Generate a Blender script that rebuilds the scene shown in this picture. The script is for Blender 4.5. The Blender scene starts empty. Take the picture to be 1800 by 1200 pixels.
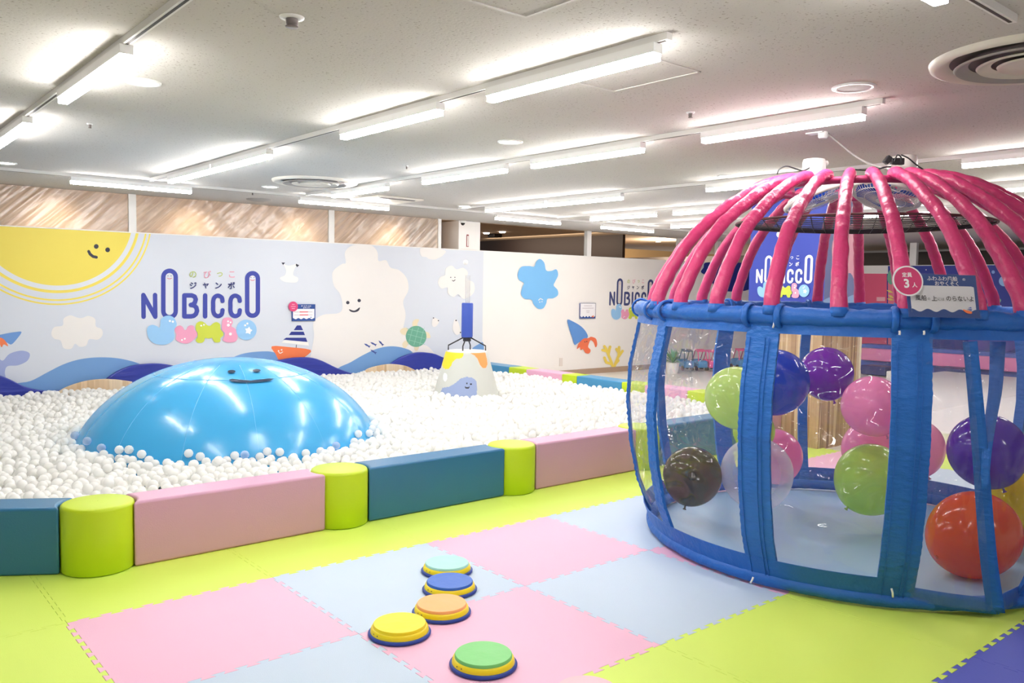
import bpy, math, random
from mathutils import Vector, Matrix, noise
random.seed(7)
PI = math.pi
# ---------------------------------------------------------------- camera
EYE = Vector((0, 0, 1.6)); FPX = 1462.46
YAW, PIT, ROL = math.radians(49.8455), math.radians(3.7435), math.radians(1.00159)
_f0 = Vector((math.cos(YAW), math.sin(YAW), 0)); _r0 = Vector((math.sin(YAW), -math.cos(YAW), 0)); _u0 = Vector((0, 0, 1))
FWD = math.cos(PIT) * _f0 - math.sin(PIT) * _u0
_u1 = math.cos(PIT) * _u0 + math.sin(PIT) * _f0
RGT = math.cos(ROL) * _r0 + math.sin(ROL) * _u1
UPV = math.cos(ROL) * _u1 - math.sin(ROL) * _r0
sc = bpy.context.scene
col = sc.collection
cd = bpy.data.cameras.new('camera'); cam = bpy.data.objects.new('camera', cd); col.objects.link(cam)
cd.sensor_width = 36; cd.lens = 36 * FPX / 1800; cd.clip_end = 200; cd.clip_start = 0.05
m = Matrix.Identity(4)
for i in range(3):
    m[i][0] = RGT[i]; m[i][1] = UPV[i]; m[i][2] = -FWD[i]; m[i][3] = EYE[i]
cam.matrix_world = m
sc.camera = cam
# ---------------------------------------------------------------- world, exposure
w = bpy.data.worlds.new('world'); sc.world = w; w.use_nodes = True
bg = w.node_tree.nodes['Background']; bg.inputs[0].default_value = (0.93, 0.95, 1.0, 1); bg.inputs[1].default_value = 0.38
sc.view_settings.view_transform = 'Standard'; sc.view_settings.look = 'None'
sc.view_settings.exposure = 0.56; sc.view_settings.gamma = 1.0
sc.cycles.use_denoising = True
sc.cycles.max_bounces = 9; sc.cycles.diffuse_bounces = 6; sc.cycles.glossy_bounces = 4
sc.cycles.transparent_max_bounces = 24; sc.cycles.transmission_bounces = 6
sc.cycles.sample_clamp_indirect = 6.0; sc.cycles.caustics_reflective = False; sc.cycles.caustics_refractive = False
LAMP = 46.0          # strength of the ceiling strip lights
CEIL = 2.67; WY = 11.05; WTOP = 2.19

# ---------------------------------------------------------------- pixel helpers: where a point of the photo lies in the place
def ray(x, y): return FWD + RGT * ((x - 900) / FPX) - UPV * ((y - 600) / FPX)
def onZ(x, y, z=0.0): d = ray(x, y); return EYE + d * ((z - EYE.z) / d.z)
def onY(x, y, Y): d = ray(x, y); return EYE + d * ((Y - EYE.y) / d.y)
def onX(x, y, X): d = ray(x, y); return EYE + d * ((X - EYE.x) / d.x)
def atD(x, y, dep): return EYE + ray(x, y) * dep
def depth(p): return (Vector(p) - EYE).dot(FWD)
def proj(p):
    q = Vector(p) - EYE; d = q.dot(FWD)
    return 900 + FPX * q.dot(RGT) / d, 600 - FPX * q.dot(UPV) / d

# ---------------------------------------------------------------- materials
def lin(c):
    c = c / 255.0
    return c / 12.92 if c <= 0.04045 else ((c + 0.055) / 1.055) ** 2.4
def rgb(r, g, b): return (lin(r), lin(g), lin(b), 1.0)
MATS = {}
def mat(name, c, rough=0.6, metal=0.0, bump=0.0, bscale=40.0, var=0.0, vscale=3.0, spec=0.5, coat=0.0, sub=0.0, emit=None, es=0.0, stretch=None):
    if name in MATS: return MATS[name]
    M = bpy.data.materials.new(name); M.use_nodes = True; nt = M.node_tree; N = nt.nodes; L = nt.links
    b = N['Principled BSDF']
    col_ = rgb(*c); b.inputs['Base Color'].default_value = col_
    b.inputs['Roughness'].default_value = rough; b.inputs['Metallic'].default_value = metal
    b.inputs['Specular IOR Level'].default_value = spec
    if coat: b.inputs['Coat Weight'].default_value = coat; b.inputs['Coat Roughness'].default_value = 0.08
    if emit: b.inputs['Emission Color'].default_value = rgb(*emit); b.inputs['Emission Strength'].default_value = es
    tc = N.new('ShaderNodeTexCoord'); mp = N.new('ShaderNodeMapping'); L.new(tc.outputs['Object'], mp.inputs[0])
    if stretch: mp.inputs['Scale'].default_value = stretch
    if var or not bump:
        nz = N.new('ShaderNodeTexNoise'); nz.inputs['Scale'].default_value = vscale; nz.inputs['Detail'].default_value = 4
        L.new(mp.outputs[0], nz.inputs['Vector'])
        mx = N.new('ShaderNodeMixRGB'); v = var or 0.015
        mx.inputs[1].default_value = [x * (1 - v) for x in col_[:3]] + [1]; mx.inputs[2].default_value = [min(1, x * (1 + v)) for x in col_[:3]] + [1]
        L.new(nz.outputs[0], mx.inputs[0]); L.new(mx.outputs[0], b.inputs['Base Color'])
    if bump:
        nb = N.new('ShaderNodeTexNoise'); nb.inputs['Scale'].default_value = bscale; nb.inputs['Detail'].default_value = 3
        L.new(mp.outputs[0], nb.inputs['Vector'])
        bp = N.new('ShaderNodeBump'); bp.inputs['Strength'].default_value = 1.0; bp.inputs['Distance'].default_value = bump
        L.new(nb.outputs[0], bp.inputs['Height']); L.new(bp.outputs[0], b.inputs['Normal'])
    MATS[name] = M
    return M
def flat(r, g, b, rough=0.55):
    return mat('paint_%d_%d_%d' % (r, g, b), (r, g, b), rough)

def mat_ceiling():
    M = bpy.data.materials.new('ceiling_board'); M.use_nodes = True; nt = M.node_tree; N = nt.nodes; L = nt.links; b = N['Principled BSDF']
    b.inputs['Roughness'].default_value = 0.9; b.inputs['Specular IOR Level'].default_value = 0.1
    tc = N.new('ShaderNodeTexCoord')
    vo = N.new('ShaderNodeTexNoise'); vo.inputs['Scale'].default_value = 75; vo.inputs['Detail'].default_value = 2; L.new(tc.outputs['Object'], vo.inputs['Vector'])
    n2 = N.new('ShaderNodeTexNoise'); n2.inputs['Scale'].default_value = 2.0; L.new(tc.outputs['Object'], n2.inputs['Vector'])
    add = N.new('ShaderNodeMath'); add.operation = 'MULTIPLY_ADD'; add.inputs[1].default_value = 0.12; L.new(n2.outputs[0], add.inputs[0]); L.new(vo.outputs[0], add.inputs[2])
    cr = N.new('ShaderNodeValToRGB'); cr.color_ramp.elements[0].position = 0.70; cr.color_ramp.elements[0].color = rgb(198, 194, 189)
    cr.color_ramp.elements[1].position = 0.76; cr.color_ramp.elements[1].color = rgb(160, 154, 146)
    L.new(add.outputs[0], cr.inputs[0]); L.new(cr.outputs[0], b.inputs['Base Color'])
    bp = N.new('ShaderNodeBump'); bp.inputs['Strength'].default_value = 0.4; bp.inputs['Distance'].default_value = 0.003; bp.invert = True
    L.new(vo.outputs[0], bp.inputs['Height']); L.new(bp.outputs[0], b.inputs['Normal'])
    return M
def mat_wood(name, axis_scale, c1, c2, c3):
    M = bpy.data.materials.new(name); M.use_nodes = True; nt = M.node_tree; N = nt.nodes; L = nt.links; b = N['Principled BSDF']
    b.inputs['Roughness'].default_value = 0.5
    tc = N.new('ShaderNodeTexCoord'); mp = N.new('ShaderNodeMapping'); mp.inputs['Scale'].default_value = axis_scale; L.new(tc.outputs['Object'], mp.inputs[0])
    vo = N.new('ShaderNodeTexVoronoi'); vo.inputs['Scale'].default_value = 1.0; L.new(mp.outputs[0], vo.inputs['Vector'])
    cr = N.new('ShaderNodeValToRGB'); e = cr.color_ramp.elements
    e[0].position = 0.15; e[0].color = rgb(*c1); e[1].position = 0.85; e[1].color = rgb(*c3); k = e.new(0.5); k.color = rgb(*c2)
    L.new(vo.outputs['Color'], cr.inputs[0])
    nz = N.new('ShaderNodeTexNoise'); nz.inputs['Scale'].default_value = 3; nz.inputs['Detail'].default_value = 6; L.new(mp.outputs[0], nz.inputs['Vector'])
    mx = N.new('ShaderNodeMixRGB'); mx.blend_type = 'MULTIPLY'; mx.inputs[0].default_value = 0.35; L.new(cr.outputs[0], mx.inputs[1]); L.new(nz.outputs[0], mx.inputs[2])
    L.new(mx.outputs[0], b.inputs['Base Color'])
    return M
def mat_film(name, tint, alpha, gloss_rough=0.08, bscale=6.0, stretch=(1, 1, 1), bdist=0.02, body=(235, 235, 235), bodyw=0.1, warp=0.0, fac=0.35, base=0.04, streak=0.0):
    """clear plastic sheet: mostly see-through, a little milky, shiny with creases"""
    M = bpy.data.materials.new(name); M.use_nodes = True; nt = M.node_tree; N = nt.nodes; L = nt.links
    N.remove(N['Principled BSDF']); out = N['Material Output']
    tr = N.new('ShaderNodeBsdfTransparent'); tr.inputs[0].default_value = rgb(*tint)
    df = N.new('ShaderNodeBsdfDiffuse'); df.inputs[0].default_value = rgb(*body)
    gl = N.new('ShaderNodeBsdfGlossy'); gl.inputs['Roughness'].default_value = gloss_rough
    m1 = N.new('ShaderNodeMixShader'); m1.inputs[0].default_value = bodyw; L.new(tr.outputs[0], m1.inputs[1]); L.new(df.outputs[0], m1.inputs[2])
    tc = N.new('ShaderNodeTexCoord'); mp = N.new('ShaderNodeMapping'); mp.inputs['Scale'].default_value = stretch
    m9 = N.new('ShaderNodeMapping'); m9.inputs['Rotation'].default_value = (0, warp, 0); L.new(tc.outputs['Object'], m9.inputs[0]); L.new(m9.outputs[0], mp.inputs[0])
    nz = N.new('ShaderNodeTexNoise'); nz.inputs['Scale'].default_value = bscale; nz.inputs['Detail'].default_value = 5; nz.inputs['Roughness'].default_value = 0.6
    try: nz.noise_type = 'RIDGED_MULTIFRACTAL'
    except Exception: pass
    L.new(mp.outputs[0], nz.inputs['Vector'])
    bp = N.new('ShaderNodeBump'); bp.inputs['Distance'].default_value = bdist; L.new(nz.outputs[0], bp.inputs['Height']); L.new(bp.outputs[0], gl.inputs['Normal']); 
    fr = N.new('ShaderNodeFresnel'); fr.inputs[0].default_value = 1.35
    mul = N.new('ShaderNodeMath'); mul.operation = 'MULTIPLY_ADD'; mul.inputs[1].default_value = fac; mul.inputs[2].default_value = base; L.new(fr.outputs[0], mul.inputs[0])
    if streak:
        ns = N.new('ShaderNodeTexNoise'); ns.inputs['Scale'].default_value = bscale * 2.2; ns.inputs['Detail'].default_value = 6; ns.inputs['Distortion'].default_value = 0.6; L.new(mp.outputs[0], ns.inputs['Vector'])
        mr = N.new('ShaderNodeMapRange'); mr.inputs['From Min'].default_value = 0.35; mr.inputs['From Max'].default_value = 0.7; mr.inputs['To Min'].default_value = bodyw * (1 - streak); mr.inputs['To Max'].default_value = min(1, bodyw * (1 + streak)); L.new(ns.outputs[0], mr.inputs[0]); L.new(mr.outputs[0], m1.inputs[0])
    m2 = N.new('ShaderNodeMixShader'); L.new(mul.outputs[0], m2.inputs[0]); L.new(m1.outputs[0], m2.inputs[1]); L.new(gl.outputs[0], m2.inputs[2])
    L.new(m2.outputs[0], out.inputs[0])
    return M
def mat_balloon(name, c, alpha):
    """rubber balloon: tinted skin, partly see-through, glossy"""
    M = bpy.data.materials.new(name); M.use_nodes = True; nt = M.node_tree; N = nt.nodes; L = nt.links; b = N['Principled BSDF']; out = N['Material Output']
    b.inputs['Base Color'].default_value = rgb(*c); b.inputs['Roughness'].default_value = 0.12; b.inputs['Coat Weight'].default_value = 0.3
    b.inputs['Subsurface Weight'].default_value = 0.0
    tr = N.new('ShaderNodeBsdfTransparent'); tr.inputs[0].default_value = rgb(*[int(127 + x / 2) for x in c])
    lw = N.new('ShaderNodeLayerWeight'); lw.inputs[0].default_value = 0.5
    mr = N.new('ShaderNodeMapRange'); mr.inputs['From Min'].default_value = 0; mr.inputs['From Max'].default_value = 1
    mr.inputs['To Min'].default_value = alpha; mr.inputs['To Max'].default_value = min(1, alpha + 0.45); L.new(lw.outputs['Facing'], mr.inputs[0])
    tl = N.new('ShaderNodeBsdfTranslucent'); tl.inputs[0].default_value = rgb(*c); m0 = N.new('ShaderNodeMixShader'); m0.inputs[0].default_value = 0.38; L.new(b.outputs[0], m0.inputs[1]); L.new(tl.outputs[0], m0.inputs[2])
    mx = N.new('ShaderNodeMixShader'); L.new(mr.outputs[0], mx.inputs[0]); L.new(tr.outputs[0], mx.inputs[1]); L.new(m0.outputs[0], mx.inputs[2])
    L.new(mx.outputs[0], out.inputs[0])
    return M

# ---------------------------------------------------------------- mesh helpers
class MB:
    def __init__(s): s.v = []; s.f = []; s.m = []; s.mi = 0
    def add(s, vs, fs, mi=None):
        n = len(s.v); s.v += [tuple(v) for v in vs]; s.f += [tuple(i + n for i in f) for f in fs]; s.m += [s.mi if mi is None else mi] * len(fs)
    def box(s, x0, x1, y0, y1, z0, z1, mi=None):
        s.add([(x0, y0, z0), (x1, y0, z0), (x1, y1, z0), (x0, y1, z0), (x0, y0, z1), (x1, y0, z1), (x1, y1, z1), (x0, y1, z1)],
              [(0, 3, 2, 1), (4, 5, 6, 7), (0, 1, 5, 4), (1, 2, 6, 5), (2, 3, 7, 6), (3, 0, 4, 7)], mi)
    def lathe(s, prof, c=(0, 0, 0), n=48, mi=None, cap0=True, cap1=True, axes=None):
        c = Vector(c); X, Y, Z = axes or (Vector((1, 0, 0)), Vector((0, 1, 0)), Vector((0, 0, 1)))
        vs = []; fs = []
        for r, z in prof:
            for k in range(n):
                a = 2 * PI * k / n; vs.append(c + X * (r * math.cos(a)) + Y * (r * math.sin(a)) + Z * z)
        for i in range(len(prof) - 1):
            for k in range(n):
                k2 = (k + 1) % n; fs.append((i * n + k, i * n + k2, (i + 1) * n + k2, (i + 1) * n + k))
        if cap0: fs.append(tuple(reversed(range(n))))
        if cap1: fs.append(tuple(range((len(prof) - 1) * n, len(prof) * n)))
        s.add(vs, fs, mi)
    def tube(s, pts, r, n=12, mi=None, closed=False, cap=True, up=(0, 0, 1), wr=0.0, wf=20.0, flatn=1.0):
        pts = [Vector(p) for p in pts]; L = len(pts); vs = []; fs = []
        up = Vector(up); prev = None
        for i, p in enumerate(pts):
            if closed: t = pts[(i + 1) % L] - pts[i - 1]
            else: t = pts[min(i + 1, L - 1)] - pts[max(i - 1, 0)]
            t.normalize()
            a = (up if prev is None else prev); a = a - t * a.dot(t)
            if a.length < 1e-4: a = Vector((1, 0, 0)) - t * t.x
            a.normalize(); prev = a.copy() if not closed else None; b = t.cross(a)
            ri = r[i] if isinstance(r, (list, tuple)) else r
            for k in range(n):
                th = 2 * PI * k / n; q = a * math.cos(th) * flatn + b * math.sin(th); rr = ri
                if wr: rr += wr * (noise.noise((p + q * ri * 1.0) * wf) )
                vs.append(p + q * rr)
        M_ = L if closed else L - 1
        for i in range(M_):
            j = (i + 1) % L
            for k in range(n):
                k2 = (k + 1) % n; fs.append((i * n + k, i * n + k2, j * n + k2, j * n + k))
        if cap and not closed: fs.append(tuple(reversed(range(n)))); fs.append(tuple(range((L - 1) * n, L * n)))
        s.add(vs, fs, mi)
    def ball(s, c, r, nu=16, nv=10, sc3=(1, 1, 1), mi=None):
        c = Vector(c); vs = [(c.x, c.y, c.z - r * sc3[2])]
        for j in range(1, nv):
            a = -PI / 2 + PI * j / nv
            for k in range(nu):
                b = 2 * PI * k / nu; vs.append((c.x + r * sc3[0] * math.cos(a) * math.cos(b), c.y + r * sc3[1] * math.cos(a) * math.sin(b), c.z + r * sc3[2] * math.sin(a)))
        vs.append((c.x, c.y, c.z + r * sc3[2])); fs = []; T = len(vs) - 1
        for k in range(nu):
            k2 = (k + 1) % nu; fs.append((0, 1 + k2, 1 + k)); fs.append((T, T - nu + k, T - nu + k2))
            for j in range(nv - 2): fs.append((1 + j * nu + k, 1 + j * nu + k2, 1 + (j + 1) * nu + k2, 1 + (j + 1) * nu + k))
        s.add(vs, fs, mi)
    def prism(s, poly, z0, z1, mi=None):
        n = len(poly); vs = [(x, y, z0) for x, y in poly] + [(x, y, z1) for x, y in poly]
        fs = [tuple(reversed(range(n))), tuple(range(n, 2 * n))] + [(i, (i + 1) % n, n + (i + 1) % n, n + i) for i in range(n)]
        s.add(vs, fs, mi)
    def build(s, name, mats, parent=None, smooth=False, bevel=0.0, seg=3, auto=None, origin=None):
        me = bpy.data.meshes.new(name)
        o3 = Vector(origin) if origin is not None else None
        vs = s.v if o3 is None else [tuple(Vector(v) - o3) for v in s.v]
        me.from_pydata(vs, [], s.f)
        if not isinstance(mats, (list, tuple)): mats = [mats]
        for mm in mats: me.materials.append(mm)
        me.polygons.foreach_set('material_index', s.m)
        if smooth: me.polygons.foreach_set('use_smooth', [True] * len(s.f))
        me.update()
        if auto: 
            try: me.set_sharp_from_angle(angle=auto)
            except Exception: pass
        o = bpy.data.objects.new(name, me); col.objects.link(o)
        if o3 is not None: o.location = o3
        if parent is not None: o.parent = parent; o.matrix_parent_inverse = Matrix.Translation(-parent.location) if parent.rotation_euler.to_quaternion().angle < 1e-6 else parent.matrix_basis.inverted()
        if bevel:
            b = o.modifiers.new('bevel', 'BEVEL'); b.width = bevel; b.segments = seg; b.limit_method = 'ANGLE'; b.angle_limit = 0.6
            me.polygons.foreach_set('use_smooth', [True] * len(s.f))
            try: me.set_sharp_from_angle(angle=0.9)
            except Exception: pass
        return o
def tag(o, label, cat, group=None, kind=None):
    o['label'] = label; o['category'] = cat
    if group: o['group'] = group
    if kind: o['kind'] = kind
    return o
def empty(name, loc):
    o = bpy.data.objects.new(name, None); col.objects.link(o); o.location = loc; o.empty_display_size = 0.1; return o
def struct(o): o['kind'] = 'structure'; return o
def spline(pts, closed=True, n=6):
    out = []; L = len(pts)
    rng = range(L) if closed else range(L - 1)
    for i in rng:
        if closed: p0, p1, p2, p3 = pts[i - 1], pts[i], pts[(i + 1) % L], pts[(i + 2) % L]
        else: p0, p1, p2, p3 = pts[max(i - 1, 0)], pts[i], pts[i + 1], pts[min(i + 2, L - 1)]
        for k in range(n):
            t = k / n; t2 = t * t; t3 = t2 * t
            out.append(tuple(0.5 * (2 * p1[j] + (p2[j] - p0[j]) * t + (2 * p0[j] - 5 * p1[j] + 4 * p2[j] - p3[j]) * t2 + (3 * p1[j] - p0[j] - 3 * p2[j] + p3[j]) * t3) for j in range(len(p1))))
    if not closed: out.append(tuple(pts[-1]))
    return out
def circ(cx, cy, r, n=28, ry=None): return [(cx + r * math.cos(2 * PI * k / n), cy + (ry or r) * math.sin(2 * PI * k / n)) for k in range(n)]
def lerp(a, b, t): return a + (b - a) * t
def interp(tab, z):
    if z <= tab[0][0]: return tab[0][1]
    for (a, ra), (b, rb) in zip(tab, tab[1:]):
        if z <= b:
            t = (z - a) / (b - a); return ra + (rb - ra) * t
    return tab[-1][1]
def inpoly(x, y, P):
    c = False; j = len(P) - 1
    for i in range(len(P)):
        if (P[i][1] > y) != (P[j][1] > y) and x < (P[j][0] - P[i][0]) * (y - P[i][1]) / (P[j][1] - P[i][1]) + P[i][0]: c = not c
        j = i
    return c

_TC = {}
def text2d(body, bold=0.0):
    """outline polygons of a line of text, unit size, centred on its own box: (verts, faces, width, height)"""
    k = (body, bold)
    if k not in _TC:
        c = bpy.data.curves.new('lettering', 'FONT'); c.body = body; c.size = 1.0; c.offset = bold; c.resolution_u = 3
        o = bpy.data.objects.new('lettering', c); col.objects.link(o); bpy.context.view_layer.update()
        ev = o.evaluated_get(bpy.context.evaluated_depsgraph_get()); me = ev.to_mesh()
        V = [(v.co.x, v.co.y) for v in me.vertices]; F = [tuple(p.vertices) for p in me.polygons]
        ev.to_mesh_clear(); bpy.data.objects.remove(o); bpy.data.curves.remove(c)
        xs = [v[0] for v in V]; ys = [v[1] for v in V]; cx = (min(xs) + max(xs)) / 2; cy = (min(ys) + max(ys)) / 2
        _TC[k] = ([(x - cx, y - cy) for x, y in V], F, max(xs) - min(xs), max(ys) - min(ys))
    return _TC[k]

class Mural:
    """flat painting: polygons given in a 2-D drawing frame, mapped onto a plane by P(x, y, lift); later layers lie a hair in front"""
    def __init__(s, mb, P, mats, step=0.0001):
        s.mb = mb; s.P = P; s.mats = mats; s.lift = 0.0; s.step = step
    def mi(s, m_):
        if m_ not in s.mats: s.mats.append(m_)
        return s.mats.index(m_)
    def poly(s, pts, m_):
        s.lift += s.step; vs = [s.P(x, y, s.lift) for x, y in pts]; s.mb.add(vs, [tuple(range(len(vs)))], s.mi(m_))
    def blob(s, pts, m_, n=5): s.poly(spline(pts, True, n), m_)
    def disc(s, cx, cy, r, m_, ry=None, n=28): s.poly(circ(cx, cy, r, n, ry), m_)
    def same(s, polys, m_):
        s.lift += s.step
        for p in polys: s.mb.add([s.P(x, y, s.lift) for x, y in p], [tuple(range(len(p)))], s.mi(m_)); s.lift += 0.00003
    def stroke(s, pts, w_, m_, closed=False):
        ps = []; L = len(pts)
        for i in range(L if closed else L - 1):
            (x0, y0), (x1, y1) = pts[i], pts[(i + 1) % L]; d = math.hypot(x1 - x0, y1 - y0) or 1; nx, ny = -(y1 - y0) / d * w_ / 2, (x1 - x0) / d * w_ / 2
            ps.append([(x0 + nx, y0 + ny), (x1 + nx, y1 + ny), (x1 - nx, y1 - ny), (x0 - nx, y0 - ny)])
        for (x, y) in pts: ps.append(circ(x, y, w_ / 2, 14))
        s.same(ps, m_)
    def text(s, body, cx, cy, size, m_, bold=0.0, sx=1.0, vs=-1):
        V, F, W, H = text2d(body, bold); s.lift += s.step
        s.mb.add([s.P(cx + x * size * sx, cy + vs * y * size, s.lift) for x, y in V], F, s.mi(m_))

def logo(M, navy, inner, kana_cols, sub_navy, face=True):
    """the big word mark, drawn in a frame 1800 wide whose y runs down"""
    w_ = 57
    M.stroke([(157, 420), (160, 695)], w_, navy); M.stroke([(157, 420), (308, 695), (305, 420)], w_, navy)
    for cx, ty, by, r in ((488, 192, 622, 79), (1538, 212, 614, 68)):
        M.poly([(cx + (r + 28) * math.cos(a), ty + (r + 28) * math.sin(a)) for a in [PI + PI * k / 14 for k in range(15)]] + [(cx + (r + 28) * math.cos(a), by + (r + 28) * math.sin(a)) for a in [PI * k / 14 for k in range(15)]], navy)
        q = r - 29
        M.poly([(cx + q * math.cos(a), ty + q * math.sin(a)) for a in [PI + PI * k / 14 for k in range(15)]] + [(cx + q * math.cos(a), by + q * math.sin(a)) for a in [PI * k / 14 for k in range(15)]], inner)
        if face:
            M.same([circ(cx - 20, ty - 14, 7, 10), circ(cx + 20, ty - 14, 7, 10)], flat(110, 120, 150))
            M.stroke([(cx - 26, ty + 14), (cx - 10, ty + 23), (cx + 10, ty + 23), (cx + 26, ty + 14)], 9, flat(205, 110, 130))
    M.stroke([(675, 425), (675, 690)], w_, navy)
    M.stroke([(675, 425), (770, 425), (805, 440), (820, 475), (808, 515), (785, 538), (757, 545)], w_, navy)
    M.stroke([(757, 545), (800, 552), (828, 580), (836, 620), (822, 660), (795, 683), (760, 690), (675, 690)], w_, navy)
    M.stroke([(938, 425), (938, 690)], w_, navy)
    for dx in (0, 218):
        M.stroke([(x + dx, y) for x, y in spline([(1158, 495), (1148, 452), (1100, 427), (1056, 450), (1040, 500), (1040, 560), (1040, 618), (1058, 665), (1100, 687), (1146, 665), (1158, 612)], False, 3)], w_ - 3, navy)
    for ch, x, c in zip('のびっこ', (782, 965, 1122, 1275), kana_cols): M.text(ch, x, 160, 105 if ch != 'っ' else 100, c, 0.012)
    for ch, x in zip('ジャンボ', (785, 945, 1105, 1268)): M.text(ch, x, 300, 98, sub_navy, 0.028)
    BL, PK, GR, WH = flat(152, 200, 240), flat(236, 160, 190), flat(203, 214, 72), flat(250, 250, 250)
    M.blob([(200, 880), (215, 820), (270, 797), (330, 815), (355, 835), (368, 800), (375, 730), (420, 690), (485, 680), (540, 705), (570, 760), (575, 800), (550, 850), (545, 900), (550, 930), (535, 990), (470, 1035), (390, 1050), (290, 1030), (225, 970)], BL, 4)
    M.blob([(548, 860), (570, 825), (615, 805), (655, 825), (675, 860), (700, 855), (715, 820), (755, 803), (795, 815), (805, 860), (830, 890), (835, 930), (805, 970), (770, 1005), (720, 1030), (670, 1033), (610, 1015), (565, 980), (570, 920)], PK, 4)
    M.blob([(815, 820), (830, 775), (880, 752), (930, 770), (960, 800), (1000, 808), (1040, 775), (1085, 763), (1125, 790), (1130, 850), (1160, 890), (1165, 930), (1130, 965), (1130, 1000), (1110, 1018), (1060, 1018), (1038, 990), (1020, 962), (980, 970), (935, 965), (925, 1000), (895, 1023), (840, 1020), (818, 990), (840, 950), (840, 900), (820, 860)], GR, 4)
    M.blob([(1150, 760), (1165, 718), (1215, 703), (1265, 715), (1287, 760), (1270, 815), (1310, 840), (1345, 890), (1345, 940), (1340, 985), (1300, 1015), (1210, 1018), (1160, 990), (1175, 950), (1185, 900), (1150, 860)], PK, 4)
    M.disc(1458, 860, 130, BL)
    st = [(1485 + (50 if k % 2 == 0 else 30) * math.sin(PI * k / 5 + 0.2), 870 - (50 if k % 2 == 0 else 30) * math.cos(PI * k / 5 + 0.2)) for k in range(10)]
    M.same([st, circ(1442, 803, 13, 12), circ(1470, 781, 13, 12), circ(490, 748, 14, 12), circ(528, 757, 14, 12), circ(643, 988, 12, 12), circ(679, 973, 12, 12), circ(886, 807, 12, 12), circ(921, 795, 12, 12), circ(1226, 753, 12, 12), circ(1258, 766, 12, 12), circ(1230, 800, 19, 12), circ(1256, 912, 19, 12)], WH)

# ================================================================ SETTING
M_ceil = mat_ceiling()
M_floor = mat('pale_vinyl_floor', (238, 232, 224), 0.35, var=0.03)
M_white = mat('white_paint', (240, 238, 234), 0.6)
M_whitemetal = mat('white_metal', (238, 238, 236), 0.4)
WHITEWALL = mat('warm_white_wall', (243, 239, 234), 0.55)
GREYWALL = mat('pale_blue_grey_wall', (214, 219, 228), 0.55)

b = MB(); b.box(-9, 24, -9, 24, -0.03, -0.014); struct(b.build('floor', M_floor))
b = MB(); b.box(-9, 24, -9, WY + 0.06, CEIL, CEIL + 0.1); struct(b.build('ceiling', M_ceil))
b = MB(); b.box(-9, 24, WY + 0.06, WY + 0.16, CEIL, 3.2); b.box(-9, 44, WY + 0.16, 44, 3.1, 3.2); struct(b.build('ceiling', mat('far_ceiling', (206, 180, 152), 0.8)))

# ---- back wall with its painted mural
mats = [WHITEWALL, GREYWALL]
b = MB()
b.box(8.664, 17.8, WY, WY + 0.06, -0.014, WTOP, 0)
b.box(-6, 8.664, WY - 0.003, WY + 0.06, -0.014, WTOP, 1)
def PW(x, y, lift): p = onY(x, y, WY); return (p.x, WY - 0.004 - lift, p.z)
Z1 = lambda pts: [(x / 3.0, 300 + y / 3.0) for x, y in pts]
Z2 = lambda pts: [(400 + x / 3.0, 300 + y / 3.0) for x, y in pts]
Z3 = lambda pts: [(800 + x / 3.0, 300 + y / 3.0) for x, y in pts]
W = Mural(b, PW, mats, 0.0001)
YEL, WH, LB, NV, LAV, OR = flat(238, 218, 92), flat(236, 232, 228), flat(112, 156, 208), flat(36, 50, 136), flat(160, 172, 216), flat(238, 122, 72)
DK = flat(45, 45, 62)
# sun: discs cut off by the top of the wall
def fitc(pts):
    P = [PW(x, y, 0) for x, y in pts]; (x1, _, y1), (x2, _, y2), (x3, _, y3) = P
    a = 2 * (x2 - x1); b_ = 2 * (y2 - y1); c = x2 * x2 - x1 * x1 + y2 * y2 - y1 * y1
    d = 2 * (x3 - x2); e = 2 * (y3 - y2); f = x3 * x3 - x2 * x2 + y3 * y3 - y2 * y2
    X = (c * e - f * b_) / (a * e - b_ * d); Y = (a * f - d * c) / (a * e - b_ * d)
    return X, Y, math.hypot(X - x1, Y - y1)
sx_, sz_, sr_ = fitc(Z1([(688, 335), (480, 570), (150, 580)]))
PL = Mural(b, lambda x, z, lift: (x, WY - 0.004 - lift, z), mats, 0.0001)
def cutdisc(r, m_):
    t = math.asin(max(-1, min(1, (WTOP - 0.001 - sz_) / r))); n = 64
    PL.poly([(sx_ + r * math.cos(a), sz_ + r * math.sin(a)) for a in [PI - t + (PI + 2 * t) * k / n for k in range(n + 1)]], m_)
ring = lambda q: math.hypot(PW(*Z1([q])[0], 0)[0] - sx_, PW(*Z1([q])[0], 0)[2] - sz_)
r4, r3, r2o, r2i = ring((330, 707)), ring((320, 686)), ring((312, 645)), ring((312, 630))
for r, m_ in ((r4, YEL), (r4 - 0.018, GREYWALL), (r3, YEL), (r3 - 0.02, GREYWALL), (r2o, YEL), (r2i, flat(222, 226, 232)), (sr_, YEL)): cutdisc(r, m_)
W.lift = PL.lift + 0.0001
W.same([circ(507 / 3, 433, 4.2, 14), circ(567 / 3, 439, 4.2, 14)], DK)
W.stroke(Z1([(467, 425), (475, 440), (490, 452), (508, 456)]), 5, DK)
# small cloud on the left
W.blob(Z1([(270, 860), (285, 825), (330, 815), (335, 780), (370, 762), (410, 775), (435, 775), (465, 765), (500, 780), (505, 820), (535, 835), (540, 865), (515, 890), (470, 888), (455, 920), (420, 928), (395, 912), (375, 938), (335, 935), (318, 895), (285, 885)]), WH)
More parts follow.
